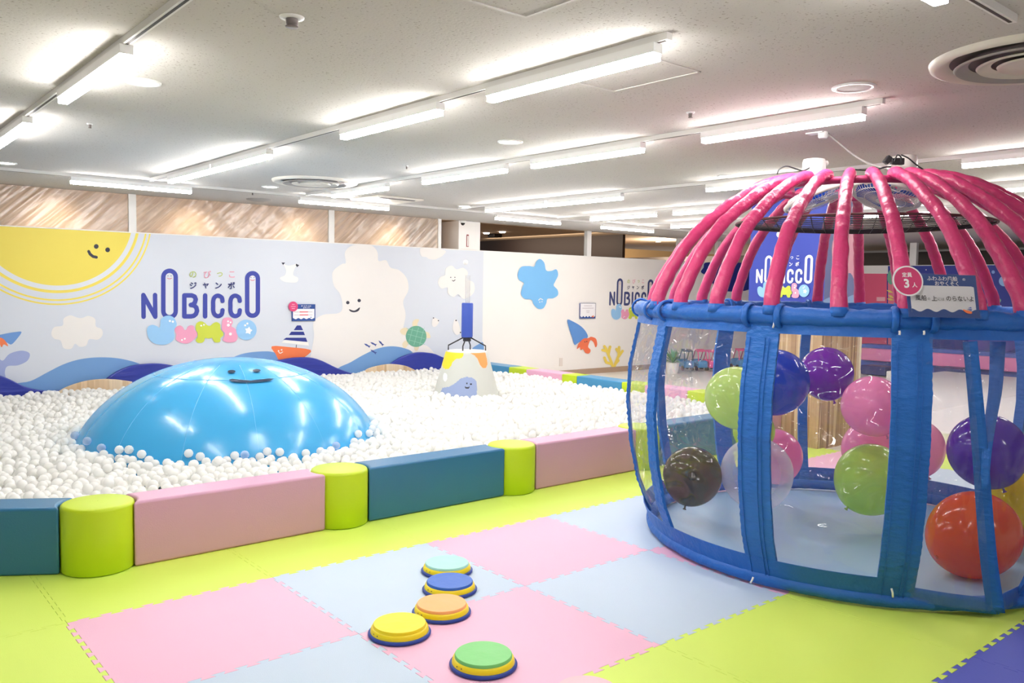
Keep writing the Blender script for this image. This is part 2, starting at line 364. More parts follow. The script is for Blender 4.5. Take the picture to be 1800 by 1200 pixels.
# hermit crab and whale tail at the left edge
W.blob(Z1([(-60, 880), (20, 860), (80, 850), (113, 850), (90, 885), (60, 915), (35, 905), (0, 890)]), flat(108, 152, 212))
W.blob(Z1([(-40, 885), (5, 880), (30, 900), (42, 925), (20, 915), (8, 930), (-6, 912), (-40, 920)]), OR)
W.blob(Z1([(-150, 1010), (-60, 950), (-10, 985), (15, 1000), (50, 965), (110, 948), (155, 962), (145, 1000), (95, 1025), (40, 1030), (25, 1060), (25, 1110), (-60, 1110)]), LAV)
# pale blue waves
W.blob(Z1([(60, 1130), (160, 1108), (250, 1062), (330, 1022), (410, 996), (500, 984), (600, 986), (680, 1000), (745, 1022), (800, 1060), (800, 1200), (400, 1200), (60, 1200)]), LB)
W.blob(Z1([(1150, 1040), (1220, 988), (1290, 962), (1380, 952), (1440, 956), (1510, 985), (1580, 1040), (1580, 1100), (1150, 1100)]), LB)
# big cloud with a face
W.blob(Z2([(440, 960), (455, 870), (452, 800), (500, 760), (585, 750), (605, 715), (592, 650), (560, 605), (553, 535), (600, 493), (622, 485), (618, 430), (650, 397), (705, 388), (760, 395), (790, 430), (795, 475), (835, 472), (858, 510), (905, 525), (945, 570), (952, 630), (925, 690), (938, 760), (925, 850), (960, 900), (990, 980), (800, 1080), (560, 1060), (440, 1020)]), WH)
W.same([circ(*Z2([(633, 695)])[0], 3.0, 14, 3.0), circ(*Z2([(693, 684)])[0], 3.0, 14)], DK)
W.blob(Z2([(640, 730), (668, 737), (696, 720), (690, 738), (668, 746), (648, 742)]), DK)
W.blob(Z2([(985, 960), (1010, 925), (1045, 920), (1080, 950), (1090, 980), (1000, 985)]), WH)
W.blob(Z2([(580, 1050), (650, 1008), (720, 968), (790, 937), (860, 925), (930, 935), (980, 965), (1000, 1060), (700, 1100)]), LB)
# boat
W.poly(Z2([(365, 815), (385, 815), (397, 840), (348, 840)]), NV); W.poly(Z2([(335, 848), (400, 848), (407, 866), (322, 866)]), NV)
W.poly(Z2([(308, 880), (412, 880), (420, 902), (293, 890)]), NV)
W.poly(Z2([(300, 893), (424, 903), (428, 922), (284, 905)]), flat(244, 242, 236))
W.stroke(Z2([(362, 918), (360, 940)]), 1.2, DK)
W.blob(Z2([(232, 925), (330, 930), (437, 944), (415, 975), (385, 987), (330, 985), (275, 1000), (252, 965)]), OR, 3)
W.same([circ(*Z2([(268, 950)])[0], 1.5, 10), circ(*Z2([(284, 944)])[0], 1.5, 10)], WH); W.stroke(Z2([(270, 958), (278, 962), (289, 955)]), 1.4, WH)
# white bird with dark wing tips
W.blob(Z1([(1490, 490), (1515, 500), (1540, 498), (1565, 492), (1550, 520), (1545, 550), (1570, 565), (1560, 588), (1500, 585), (1475, 565), (1500, 552), (1508, 530), (1500, 505)]), flat(240, 238, 234))
W.poly(Z1([(1483, 484), (1502, 484), (1492, 497)]), DK); W.poly(Z1([(1558, 498), (1560, 490), (1577, 498), (1566, 508)]), DK)
# fish
for x, y, a in ((735, 920, 0.5), (768, 912, 0.45), (808, 908, 0.8), (768, 953, 0.55)):
    X, Y = Z2([(x, y)])[0]; ca, sa = math.cos(a), math.sin(a)
    W.poly([(X + u * ca - v * sa, Y + u * sa + v * ca) for u, v in ((-6.5, 0), (-2, -1.6), (3, -1), (6, -2.2), (5, 0.2), (6, 2.2), (2, 1.2), (-2, 1.6))], flat(60, 80, 150))
# turtle
TB = flat(232, 218, 186)
for pts in ([(975, 820), (975, 795), (990, 783), (1008, 785), (1000, 805), (998, 820)], [(945, 865), (920, 862), (908, 845), (922, 830), (948, 830)], [(950, 905), (945, 925), (930, 935), (920, 915), (935, 895)], [(985, 925), (985, 945), (1000, 948), (1008, 925)], [(1042, 850), (1060, 855), (1068, 880), (1045, 878)]):
    W.blob(Z2(pts), TB)
tx, ty = Z2([(993, 873)])[0]
W.disc(tx, ty, 18.2, flat(104, 168, 142), 18.6)
for k in (-1, 0, 1):
    W.stroke([(tx - 15 + 2 * k, ty + 10 * k - 4), (tx + 15 + 0 * k, ty + 10 * k + 4)], 0.7, flat(150, 200, 180)); W.stroke([(tx + 10 * k + 4, ty - 15), (tx + 10 * k - 4, ty + 15)], 0.7, flat(150, 200, 180))
# clouds and birds near the corner
W.blob(Z2([(1012, 418), (1030, 408), (1142, 418), (1135, 445), (1110, 460), (1090, 468), (1060, 465), (1045, 455), (1020, 450)]), WH)
W.blob(Z2([(1108, 590), (1120, 560), (1145, 550), (1150, 515), (1180, 500), (1205, 520), (1240, 512), (1265, 535), (1262, 570), (1295, 590), (1300, 630), (1280, 660), (1240, 675), (1215, 650), (1190, 665), (1160, 645), (1158, 615), (1125, 620)]), WH)
W.same([circ(*Z2([(1175, 562)])[0], 1.0, 8), circ(*Z2([(1197, 562)])[0], 1.0, 8)], DK); W.stroke(Z2([(1183, 578), (1190, 582), (1198, 575)]), 1.2, DK)
W.blob(Z2([(1085, 775), (1112, 788), (1105, 812), (1085, 824), (1075, 805)]), WH); W.same([circ(*Z2([(1084, 776)])[0], 1.1, 8), circ(*Z2([(1110, 790)])[0], 1.1, 8)], DK)
W.blob(Z2([(1195, 785), (1215, 800), (1225, 850), (1205, 865), (1185, 835)]), WH); W.same([circ(*Z2([(1203, 789)])[0], 1.3, 8), circ(*Z2([(1226, 852)])[0], 1.3, 8)], DK)
W.blob(Z2([(1290, 935), (1320, 915), (1345, 905), (1345, 960), (1290, 960)]), LB)
# white half: starfish, hermit crab, coral
SB = flat(122, 186, 236)
W.blob(Z3([(328, 545), (345, 508), (385, 502), (415, 505), (425, 480), (445, 465), (468, 485), (478, 525), (505, 528), (532, 520), (541, 550), (525, 585), (518, 605), (538, 628), (540, 655), (515, 672), (485, 675), (478, 700), (462, 725), (435, 727), (412, 705), (400, 680), (365, 675), (345, 650), (352, 615), (360, 592), (335, 575)]), SB)
W.stroke(Z3([(438, 682), (448, 673), (460, 680)]), 1.3, WH); W.same([circ(*Z3([(444, 692)])[0], 1.0, 8), circ(*Z3([(456, 690)])[0], 1.0, 8)], WH)
W.blob(Z3([(590, 786), (620, 795), (655, 815), (680, 838), (697, 868), (690, 885), (650, 905), (628, 917), (615, 880), (600, 835)]), flat(96, 146, 212))
CR = flat(236, 118, 80)
W.blob(Z3([(650, 910), (675, 885), (700, 882), (715, 875), (740, 885), (747, 915), (738, 930), (728, 905), (712, 893), (702, 915), (700, 930), (712, 945), (705, 962), (685, 960), (672, 940), (660, 945), (655, 930), (640, 940), (645, 920)]), CR)
W.same([circ(*Z3([(682, 902)])[0], 0.9, 8), circ(*Z3([(692, 900)])[0], 0.9, 8)], DK)
CO = flat(240, 214, 96)
for p in ([(832, 1045), (822, 1010), (808, 975), (795, 940), (785, 925)], [(806, 968), (812, 938), (815, 928)], [(795, 950), (775, 945)], [(823, 1018), (795, 1010), (785, 985)], [(832, 1045), (845, 1010), (860, 975), (862, 930)], [(858, 980), (880, 950)], [(862, 960), (848, 940)], [(842, 1018), (858, 1000)]):
    W.stroke(Z3(p), 4.6, CO)
# navy painted patch towards the far corner
W.blob([(1239, 461.5), (1262, 461.8), (1318, 463), (1330, 480), (1320, 505), (1300, 512), (1262, 510), (1252, 498), (1240, 494), (1241, 485), (1231, 478), (1236, 470)], NV, 3)
# the word mark twice
FLG = lambda x, y: (230 + x / 7.2, 460 + y / 7.2)
L1 = Mural(b, lambda x, y, lift: PW(*FLG(x, y), lift), mats, 0.0001)
LN = flat(56, 68, 160)
KC = [flat(186, 200, 110), flat(232, 160, 180), flat(186, 200, 110), flat(232, 160, 180)]
logo(L1, LN, flat(218, 221, 228), KC, flat(44, 52, 112))
O1 = Vector(PW(*FLG(125, 725), 0)); T1 = Vector(PW(*FLG(488, 85), 0))
def canon(x, y): p = Vector(PW(*FLG(x, y), 0)) - O1; return p.x, p.z
O2 = Vector(PW(1070.3, 537, 0)); T2 = Vector(PW(1089, 489, 0)); s2 = (T2.z - O2.z) / (T1.z - O1.z)
L2 = Mural(b, lambda x, y, lift: (O2.x + s2 * canon(x, y)[0], WY - 0.002 - lift, O2.z + s2 * canon(x, y)[1]), mats, 0.0001)
logo(L2, flat(62, 70, 120), flat(222, 216, 210), KC, flat(44, 48, 80))
wall = b.build('wall_back', mats); struct(wall)

# wall cap, skirting, posts, column
b = MB(); b.box(-6, 17.8, WY - 0.01, WY + 0.07, WTOP, WTOP + 0.012); struct(b.build('trim_1', M_white))
b = MB(); b.box(8.7, 17.7, WY - 0.015, WY - 0.001, -0.014, 0.085); struct(b.build('baseboard_back', mat('brown_skirting', (176, 150, 128), 0.5)))
def wx(px, py): return onY(px, py, WY).x
k = 2
for px, hw in ((233, 0.045), (583, 0.045), (773, 0.03), (1036, 0.055), (1197, 0.06), (1265, 0.06)):
    x = wx(px, 380 if px < 600 else 420); b = MB(); b.box(x - hw, x + hw, WY + 0.0, WY + 0.08, WTOP + 0.012, CEIL); struct(b.build('trim_%d' % k, M_white)); k += 1
x0, x1 = wx(807, 410), wx(845, 415)
b = MB(); b.box(x0, x1, WY + 0.01, WY + 0.5, WTOP + 0.012, CEIL); o = b.build('trim_%d' % k, WHITEWALL, bevel=0.01); struct(o); k += 1
b = MB(); b.box(wx(822.3, 420) - 0.02, wx(822.3, 420) + 0.02, WY, WY + 0.0095, 2.25, 2.45); b.box(wx(822.3, 420) - 0.012, wx(822.3, 420) + 0.012, WY - 0.003, WY, 2.26, 2.43, 1)
tag(b.build('notice_strip', [mat('dark_red_strip', (150, 60, 60), 0.4), M_white]), 'narrow dark red notice strip on the white ceiling column', 'sign')
# rooms seen over the wall
b = MB(); b.box(-6, 8.0, 12.3, 12.4, 0, 3.1); struct(b.build('wall_far', mat('beige_far_wall', (240, 214, 190), 0.7, var=0.03)))
b = MB(); b.box(8.0, 8.1, WY + 0.5, 13.5, 0, 3.1); struct(b.build('wall_side', mat('brown_side_wall', (60, 42, 36), 0.6)))
def brown_mat():
    M = mat('dark_brown_lattice', (50, 34, 28), 0.6); return M
b = MB(); a0 = atD(840, 425.4, 23); a1 = atD(1095, 411.7, 21.3)
xx = onZ(1095, 411.7, 3.09); yy0 = xx.y; b.box(xx.x, xx.x + 0.1, yy0, 44, 0, 3.09); struct(b.build('wall_brown', brown_mat()))
b = MB(); b.box(xx.x + 0.1, 44, yy0 + 3.4, yy0 + 3.5, 0, 2.95); struct(b.build('wall_tan', mat('tan_far_wall', (206, 168, 116), 0.6)))
b = MB(); b.box(xx.x + 0.12, 44, yy0 + 3.3, yy0 + 3.39, 2.45, 2.5); struct(b.build('trim_%d' % k, mat('tan_rail', (150, 110, 66), 0.5))); k += 1
# right wall, far beyond the column
EX = 17.7
mats = [flat(44, 58, 152), M_white]
b = MB(); b.box(EX, EX + 0.06, -9, WY, -0.014, WTOP, 0)
def PE(x, y, lift): p = onX(x, y, EX); return (EX - 0.003 - lift, p.y, p.z)
R = Mural(b, PE, mats)
PK2 = flat(232, 96, 132)
R.poly([(1505, 467), (1561, 467.5), (1561, 481), (1505, 480.5)], M_white)
R.poly([(1505, 480.5), (1559, 481), (1559, 632), (1505, 632)], PK2)
R.poly([(1541, 522), (1556, 522), (1556, 529), (1541, 529)], flat(250, 190, 200))
R.poly([(1561, 481), (1578, 485), (1576, 620), (1561, 624)], flat(236, 130, 150))
GRN = flat(120, 186, 160)
for p in ([(1562, 478), (1572, 470), (1580, 480), (1574, 492), (1566, 500), (1560, 492)], [(1738, 520), (1748, 508), (1752, 520), (1760, 528), (1750, 540), (1745, 550), (1736, 540)], [(1725, 545), (1742, 530), (1746, 552), (1732, 560)]): R.blob(p, GRN)
for cx, cy, a in ((1564, 512, 0.4), (1566, 521, 0.5), (1565, 526, 0.2), (1628, 505, 0.2)):
    R.poly([(cx + u * math.cos(a) - v * math.sin(a), cy + u * math.sin(a) + v * math.cos(a)) for u, v in ((-6, 0), (0, -2), (7, 0), (0, 2))], flat(240, 226, 120))
R.disc(1765, 494, 9, flat(150, 190, 240)); R.disc(1746, 478, 3, flat(140, 170, 230)); R.disc(1795, 470, 8, flat(190, 215, 245)); R.disc(1716, 478, 2.5, WH)
R.disc(1628, 474, 1, WH); R.disc(1690, 632, 10, OR, 6); R.blob([(1700, 560), (1790, 565), (1800, 600), (1760, 620), (1710, 610)], flat(96, 86, 180))
struct(b.build('wall_right', mats))
b = MB(); b.box(EX - 0.02, EX + 0.08, -9, WY, WTOP, WTOP + 0.012); struct(b.build('trim_%d' % k, M_white)); k += 1
p = onX(1606, 420, EX)
b = MB(); b.box(EX, EX + 0.1, p.y - 0.07, p.y + 0.07, WTOP + 0.012, CEIL); struct(b.build('trim_%d' % k, M_white)); k += 1
b = MB(); b.box(20.5, 20.6, -9, 24, 0, 2.62); struct(b.build('wall_dark', mat('dark_grey_far_wall', (92, 86, 84), 0.7)))

# square column with the word mark
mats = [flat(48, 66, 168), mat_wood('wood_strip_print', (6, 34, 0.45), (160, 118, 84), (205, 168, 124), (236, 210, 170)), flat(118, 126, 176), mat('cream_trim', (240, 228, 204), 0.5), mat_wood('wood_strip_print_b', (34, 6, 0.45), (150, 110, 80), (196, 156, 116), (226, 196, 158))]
CX0, CX1, CY0, CY1 = 7.843, 8.57, 4.416, 5.30; CS = 1.33
b = MB(); b.add([(CX0, CY0, CS), (CX0, CY1, CS), (CX0, CY1, CEIL), (CX0, CY0, CEIL)], [(0, 1, 2, 3)], 0)
b.add([(CX0, CY0, -0.014), (CX0, CY1, -0.014), (CX0, CY1, CS), (CX0, CY0, CS)], [(0, 1, 2, 3)], 1)
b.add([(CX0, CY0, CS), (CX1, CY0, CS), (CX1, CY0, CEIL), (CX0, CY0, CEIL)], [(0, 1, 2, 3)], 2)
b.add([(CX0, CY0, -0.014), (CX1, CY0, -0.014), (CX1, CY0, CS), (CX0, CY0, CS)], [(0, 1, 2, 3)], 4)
b.add([(CX1, CY0, -0.014), (CX1, CY1, -0.014), (CX1, CY1, CEIL), (CX1, CY0, CEIL)], [(0, 1, 2, 3)], 0)
b.add([(CX0, CY1, -0.014), (CX1, CY1, -0.014), (CX1, CY1, CEIL), (CX0, CY1, CEIL)], [(0, 1, 2, 3)], 0)
b.box(CX1 - 0.005, CX1 + 0.035, CY0 - 0.03, CY0 + 0.03, 0, CS, 3)
def PC(x, y, lift): p = onX(x, y, CX0); return (CX0 - 0.001 - lift, p.y, p.z)
O3 = Vector(PC(1328.3, 497.5, 0)); T3 = Vector(PC(1351, 449, 0)); s3 = (T3.z - O3.z) / (T1.z - O1.z)
L3 = Mural(b, lambda x, y, lift: (CX0 - 0.002 - lift, O3.y - s3 * canon(x, y)[0] * 0.93, O3.z + s3 * canon(x, y)[1]), mats)
WW = flat(250, 250, 252)
logo(L3, WW, flat(48, 66, 168), [WW] * 4, WW, False)
C_ = Mural(b, PC, mats)
C_.lift = 0.001; C_.blob([(1318, 375), (1330, 368), (1336, 380), (1328, 395), (1319, 400)], YEL); C_.disc(1374, 412, 9, flat(225, 235, 240), 7)
def PC2(x, y, lift): p = onY(x, y, CY0); return (p.x, CY0 - 0.001 - lift, p.z)
C2_ = Mural(b, PC2, mats)
C2_.blob([(1465, 420), (1475, 400), (1495, 395), (1509, 398), (1509, 500), (1495, 480), (1480, 485), (1466, 465), (1462, 440)], flat(240, 170, 190))
C2_.blob([(1443, 532), (1460, 522), (1480, 526), (1500, 518), (1509, 524), (1509, 545), (1443, 545)], flat(150, 180, 225))
col_o = b.build('column', mats); tag(col_o, 'square column behind the tent, navy with white lettering above, wood-strip print below', 'column'); col_o['kind'] = 'structure'

# ================================================================ LIGHTS AND CEILING FITTINGS
M_emit = mat('lamp_diffuser', (255, 255, 255), 0.4, emit=(255, 252, 249), es=LAMP)
M_rail = mat('rail_white', (226, 224, 220), 0.5); M_slot = mat('rail_slot', (70, 62, 56), 0.6)
def rail(axis, c, a, b_, label):
    m_ = MB(); w_ = 0.017
    if axis == 'y': m_.box(c - w_, c + w_, a, b_, CEIL - 0.03, CEIL); m_.box(c - 0.006, c + 0.006, a + 0.02, b_ - 0.02, CEIL - 0.0315, CEIL - 0.0295, 1)
    else: m_.box(a, b_, c - w_, c + w_, CEIL - 0.03, CEIL); m_.box(a + 0.02, b_ - 0.02, c - 0.006, c + 0.006, CEIL - 0.0315, CEIL - 0.0295, 1)
    tag(m_.build('lighting_track', [M_rail, M_slot]), label, 'lighting track')
rail('y', 1.10, -1.0, 9.2, 'white lighting track on the ceiling, leftmost, above the near left of the ball pit')
rail('y', 2.77, 2.30, 9.2, 'white lighting track running over the blue inflatable dome')
rail('y', 4.54, 2.25, 9.2, 'white lighting track running from above the balloon tent towards the mural wall')
rail('y', 6.78, 1.6, 9.2, 'white lighting track beyond the tent, ending behind its fans')
rail('y', 8.62, 1.5, 9.2, 'white lighting track above the square column')
rail('y', 10.42, 1.5, 9.2, 'white lighting track farthest from the viewer beyond the column')
rail('x', 9.42, -2, 13.5, 'long white lighting track parallel to the mural wall')
rail('x', 1.27, -1, 3.55, 'white lighting track at the top right edge beside the round air diffuser')
def lamp(axis, c, a, b_, label):
    mid = (a + b_) / 2; loc = (c, mid, CEIL - 0.03) if axis == 'y' else (mid, c, CEIL - 0.03)
    e = empty('ceiling_light', loc); tag(e, label, 'ceiling light', 'strip lights on the ceiling tracks')
    h = MB(); d = MB(); w1, w2 = 0.029, 0.023; z0, z1, z2 = CEIL - 0.031, CEIL - 0.072, CEIL - 0.102
    if axis == 'y': h.box(c - w1, c + w1, a, b_, z1, z0); d.box(c - w2, c + w2, a + 0.004, b_ - 0.004, z2, z1)
    else: h.box(a, b_, c - w1, c + w1, z1, z0); d.box(a + 0.004, b_ - 0.004, c - w2, c + w2, z2, z1)
    h.build('housing', M_whitemetal, e); d.build('diffuser', M_emit, e)
LP = [('y', 1.10, 3.98, 5.2, 'glowing strip light at the upper left, nearer one on the leftmost track'),
      ('y', 1.10, 6.17, 7.4, 'glowing strip light cut by the left edge of the picture'),
      ('y', 2.77, 6.25, 7.42, 'glowing strip light above the sun painting, farther left part of a pair on its track'),
      ('y', 2.77, 7.45, 8.6, 'glowing strip light above the sun painting, far end of a joined pair'),
      ('y', 2.77, 3.95, 5.08, 'glowing strip light near the middle top, second along the track over the dome'),
      ('y', 2.77, 2.36, 3.50, 'longest-looking glowing strip light at the top centre of the picture'),
      ('y', 4.54, 2.36, 3.46, 'glowing strip light hanging just above and left of the tent fans'),
      ('y', 4.54, 3.98, 5.16, 'glowing strip light left of the tent, second along its track'),
      ('y', 4.54, 5.50, 6.74, 'glowing strip light to the right of the round air diffuser over the pit'),
      ('y', 4.54, 7.4, 8.55, 'short glowing strip light just behind the round air diffuser over the pit'),
      ('x', 9.42, 2.05, 3.26, 'glowing strip light above the plastic-covered opening, leftmost of its row'),
      ('x', 9.42, 4.55, 5.80, 'glowing strip light above the plastic-covered opening, beside the square air unit'),
      ('x', 9.42, 7.6, 8.87, 'glowing strip light in front of the white ceiling column'),
      ('x', 9.42, 9.8, 11.06, 'glowing strip light above the tan far wall'),
      ('y', 6.78, 7.45, 8.6, 'glowing strip light above the starfish painting, farther half of a pair'),
      ('y', 6.78, 6.22, 7.4, 'glowing strip light above the starfish painting, nearer half of a pair'),
      ('y', 6.78, 4.05, 5.1, 'glowing strip light just left of the tent top, ending behind the pink ribs'),
      ('y', 6.78, 1.75, 2.72, 'glowing strip light at the right edge, upper one beyond the tent fans'),
      ('y', 8.62, 7.3, 8.5, 'small glowing strip light beyond the pit, third row from the starfish'),
      ('y', 8.62, 6.0, 7.0, 'small glowing strip light above the left shoulder of the pink ribs'),
      ('y', 8.62, 2.2, 3.15, 'glowing strip light at the right edge, lower one beyond the tent fans'),
      ('y', 10.42, 7.5, 8.5, 'tiny glowing strip light just above the tan wall beside the ribs'),
      ('y', 10.42, 4.4, 5.6, 'glowing strip light seen between the ribs right of the column'),
      ('y', 10.42, 2.4, 3.6, 'glowing strip light seen through the right-hand ribs of the tent'),
      ('x', 1.27, 1.75, 2.93, 'glowing strip light cut by the top edge of the picture near the big diffuser')]
for a in LP: lamp(*a)
for a in (('x', 1.27, -0.6, 0.55), ('y', 4.54, -1.6, -0.4)):  # extra lamps out of view, added to light the near floor
    lamp(*a, 'unseen strip light added above and behind the viewer')
# more track lights of the same room beyond the square column
for i, (x, y) in enumerate(((13.0, 3.0), (13.0, 7.0))):
    lamp('y', x, y, y + 1.2, ['strip light far beyond the tent above the white play floor', 'strip light far beyond the tent above the toy cars'][i])
M_dl = mat('downlight_glow', (255, 255, 255), 0.4, emit=(255, 246, 232), es=14)
for px, py, r, lb in ((251, 144, 0.075, 'round glowing downlight beside the upper left strip light'), (897, 249, 0.075, 'round glowing downlight near the centre of the ceiling'),
                      (475, 328, 0.075, 'round glowing downlight left of the round air diffuser over the pit'), (10, 286, 0.075, 'round glowing downlight at the left edge of the ceiling'),
                      (817, 362, 0.075, 'round glowing downlight in front of the white ceiling column'), (1279, 309, 0.075, 'round glowing downlight above the left of the tent ribs'),
                      (1157, 425, 0.075, 'small round downlight in the far room above the tan wall')):
    p = onZ(px, py, CEIL if px != 1157 else 3.1); e = empty('downlight', p); tag(e, lb, 'downlight', 'round downlights in the ceiling')
    q = MB(); q.lathe([(r + 0.02, 0), (r + 0.018, -0.006), (r, -0.008), (r, 0)], p, 32, cap0=False, cap1=False); q.build('trim_ring', M_whitemetal, e, smooth=True)
    q = MB(); q.lathe([(r, -0.004), (0.001, -0.006)], p, 32, cap0=False, cap1=False); q.build('lens', M_dl, e)
# round air diffusers
M_vent = mat('vent_cream', (222, 216, 204), 0.4); M_ventd = mat('vent_gap', (168, 162, 158), 0.6); M_ventk = mat('vent_inside', (110, 104, 104), 0.6)
def diffuser(c, R_, lb):
    e = empty('air_diffuser', c); tag(e, lb, 'air diffuser')
    q = MB(); q.lathe([(R_, 0), (R_ * 0.985, -0.018), (R_ * 0.93, -0.028), (R_ * 0.82, -0.006), (R_ * 0.80, 0.0)], c, 64, cap0=False, cap1=False); q.build('outer_ring', M_vent, e, smooth=True)
    q = MB(); q.lathe([(R_ * 0.80, -0.001), (0.002, -0.001)], c, 64, cap0=False, cap1=False); q.build('dark_gap', M_ventk, e)
    for i, (a, d) in enumerate(((0.76, 0.62), (0.55, 0.41), (0.36, 0.02))):
        q = MB(); q.lathe([(R_ * a, -0.03), (R_ * (a * 0.97), -0.038), (R_ * (a * 0.7 + d * 0.3), -0.022), (R_ * d, -0.012 - 0.008 * i)], c, 64, cap0=False, cap1=False); q.build('cone_ring', M_vent if i else M_ventd, e, smooth=True)
diffuser((4.08, 8.08, CEIL), 0.44, 'round cream air diffuser in the ceiling over the ball pit')
diffuser((4.25, 1.41, CEIL), 0.44, 'large round air diffuser at the upper right corner')
# cassette unit
cx, cy = 5.52, 9.0; e = empty('air_conditioner', (cx, cy, CEIL)); tag(e, 'square cream air conditioner panel in the ceiling near the mural wall', 'air conditioner')
q = MB(); q.box(cx - 0.33, cx + 0.33, cy - 0.33, cy + 0.33, CEIL - 0.025, CEIL); q.build('panel', M_vent, e, bevel=0.01)
q = MB(); q.box(cx - 0.24, cx + 0.24, cy - 0.27, cy - 0.22, CEIL - 0.031, CEIL - 0.0255); q.build('air_slot', M_ventk, e)
# flush speaker, sprinklers, sensors
c = Vector((4.19, 2.24, CEIL)); e = empty('ceiling_speaker', c); tag(e, 'flat round speaker grille in the ceiling above the tent', 'speaker')
q = MB(); q.lathe([(0.11, 0), (0.108, -0.007), (0.088, -0.008), (0.085, -0.001)], c, 40, cap0=False, cap1=False); q.build('rim', M_whitemetal, e, smooth=True)
q = MB(); q.lathe([(0.085, -0.004), (0.001, -0.004)], c, 40, cap0=False, cap1=False); q.build('grille', mat('grille_grey', (168, 164, 160), 0.7), e)
for px, py, r, lb in ((513, 30, 0.05, 'sprinkler head nearest the viewer in the ceiling'), (158, 217, 0.02, 'small ceiling sensor below the leftmost track lights'), (715, 291, 0.016, 'tiny dark ceiling sensor near the round diffuser over the pit'),
                      (1214, 197, 0.026, 'dark ceiling sprinkler left of the flat speaker'), (444, 338, 0.018, 'tiny ceiling sensor above the second plastic-covered opening'), (1600, 37, 0.0, '')):
    if not r: continue
    p = onZ(px, py, CEIL); e = empty('sprinkler', p); tag(e, lb, 'sprinkler', 'small ceiling sprinklers and sensors')
    q = MB(); q.lathe([(r, 0), (r * 0.95, -0.006), (r * 0.6, -0.008)], p, 24, cap0=False); q.build('rosette', M_whitemetal, e, smooth=True)
    q = MB(); q.lathe([(r * 0.5, -0.008), (r * 0.5, -0.016 - r * 0.3), (r * 0.35, -0.018 - r * 0.3), (r * 0.55, -0.022 - r * 0.3), (r * 0.5, -0.026 - r * 0.3)], p, 20, cap0=False); q.build('head', mat('sprinkler_metal', (120, 112, 108), 0.4, 0.4), e, smooth=True)
p = onZ(455, 350, CEIL); e = MB(); e.lathe([(0.16, 0), (0.15, -0.015), (0.06, -0.03)], p, 32, cap0=False); tag(e.build('ceiling_vent', mat('vent_grey', (150, 146, 142), 0.5), smooth=True), 'small round dark vent in the ceiling above the second plastic-covered opening', 'vent')
p = onZ(813, 388, CEIL); e = empty('security_camera', p); tag(e, 'small dome security camera under the ceiling at the white column', 'security camera')
q = MB(); q.lathe([(0.06, 0), (0.06, -0.03), (0.045, -0.035)], p, 24, cap0=False); q.build('base', M_whitemetal, e, smooth=True)
q = MB(); q.ball(p + Vector((0, 0, -0.035)), 0.042); q.build('dome', mat('camera_black', (40, 36, 34), 0.2), e, smooth=True)
def hatch(pts, lb):
    e = MB()
    for (x0, y0), (x1, y1) in zip(pts, pts[1:]):
        d = Vector((x1 - x0, y1 - y0, 0)).normalized(); n = Vector((-d.y, d.x, 0)) * 0.007
        a, c_ = Vector((x0, y0, 0)), Vector((x1, y1, 0))
        e.add([tuple(v) for v in ((a + n) + Vector((0, 0, CEIL)), (c_ + n) + Vector((0, 0, CEIL)), (c_ - n) + Vector((0, 0, CEIL)), (a - n) + Vector((0, 0, CEIL)),
               (a + n) + Vector((0, 0, CEIL - 0.004)), (c_ + n) + Vector((0, 0, CEIL - 0.004)), (c_ - n) + Vector((0, 0, CEIL - 0.004)), (a - n) + Vector((0, 0, CEIL - 0.004)))],
              [(0, 1, 2, 3), (7, 6, 5, 4), (0, 4, 5, 1), (1, 5, 6, 2), (2, 6, 7, 3), (3, 7, 4, 0)])
    tag(e.build('access_hatch', mat('hatch_line', (196, 192, 187), 0.5)), lb, 'access hatch')
hatch([(2.2, 1.95), (2.2, 2.56), (1.6, 2.56), (1.6, 1.95), (2.2, 1.95)], 'square access hatch frame at the top edge of the ceiling')
hatch([(3.37, 2.6), (3.37, 3.17), (2.86, 3.17), (2.86, 2.6), (3.37, 2.6)], 'faint square access hatch beside the longest strip light')

# ---- plastic sheets over the opening above the mural, warm lights behind
M_sheet = mat_film('hanging_plastic_sheet', (250, 240, 228), 0.6, 0.3, 1.6, (0.6, 1.0, 7.0), 0.05, (244, 218, 192), 0.5, warp=0.75, fac=0.5, base=0.1, streak=0.28)
xs = [-1.2, wx(233, 370) - 0.05, wx(583, 400) - 0.05, wx(773, 410) - 0.03]
for i in range(3):
    x0 = xs[i] + (0 if i == 0 else 0.1); x1 = xs[i + 1]; q = MB(); nx, nz = 60, 10; vs = []; fs = []
    for a in range(nx + 1):
        for c_ in range(nz + 1):
            x = x0 + (x1 - x0) * a / nx; z = WTOP + 0.013 + (CEIL - 0.004 - WTOP - 0.013) * c_ / nz
            vs.append((x, WY + 0.02 + 0.014 * noise.noise(Vector(((x + z) * 5.0, z * 1.6, i))), z))
    for a in range(nx):
        for c_ in range(nz): fs.append((a * (nz + 1) + c_, (a + 1) * (nz + 1) + c_, (a + 1) * (nz + 1) + c_ + 1, a * (nz + 1) + c_ + 1))
    q.add(vs, fs)
    tag(q.build('plastic_sheet', M_sheet, smooth=True), ['wrinkled clear plastic sheet over the opening above the sun painting', 'wrinkled clear plastic sheet over the opening, middle one of three between white posts', 'wrinkled clear plastic sheet over the opening next to the white column'][i], 'plastic sheet')
for px in (95, 335, 525, 690):
    x = onY(px, 350, 12.25).x
    ld = bpy.data.lights.new('spot_lamp', 'SPOT'); ld.energy = 75; ld.color = (1, 0.88, 0.68); ld.spot_size = 1.3; ld.spot_blend = 1.0; ld.shadow_soft_size = 0.15
    lo = bpy.data.objects.new('spot_lamp', ld); col.objects.link(lo); lo.location = (x, 11.75, 3.05); lo.rotation_euler = (math.radians(24), 0, 0)
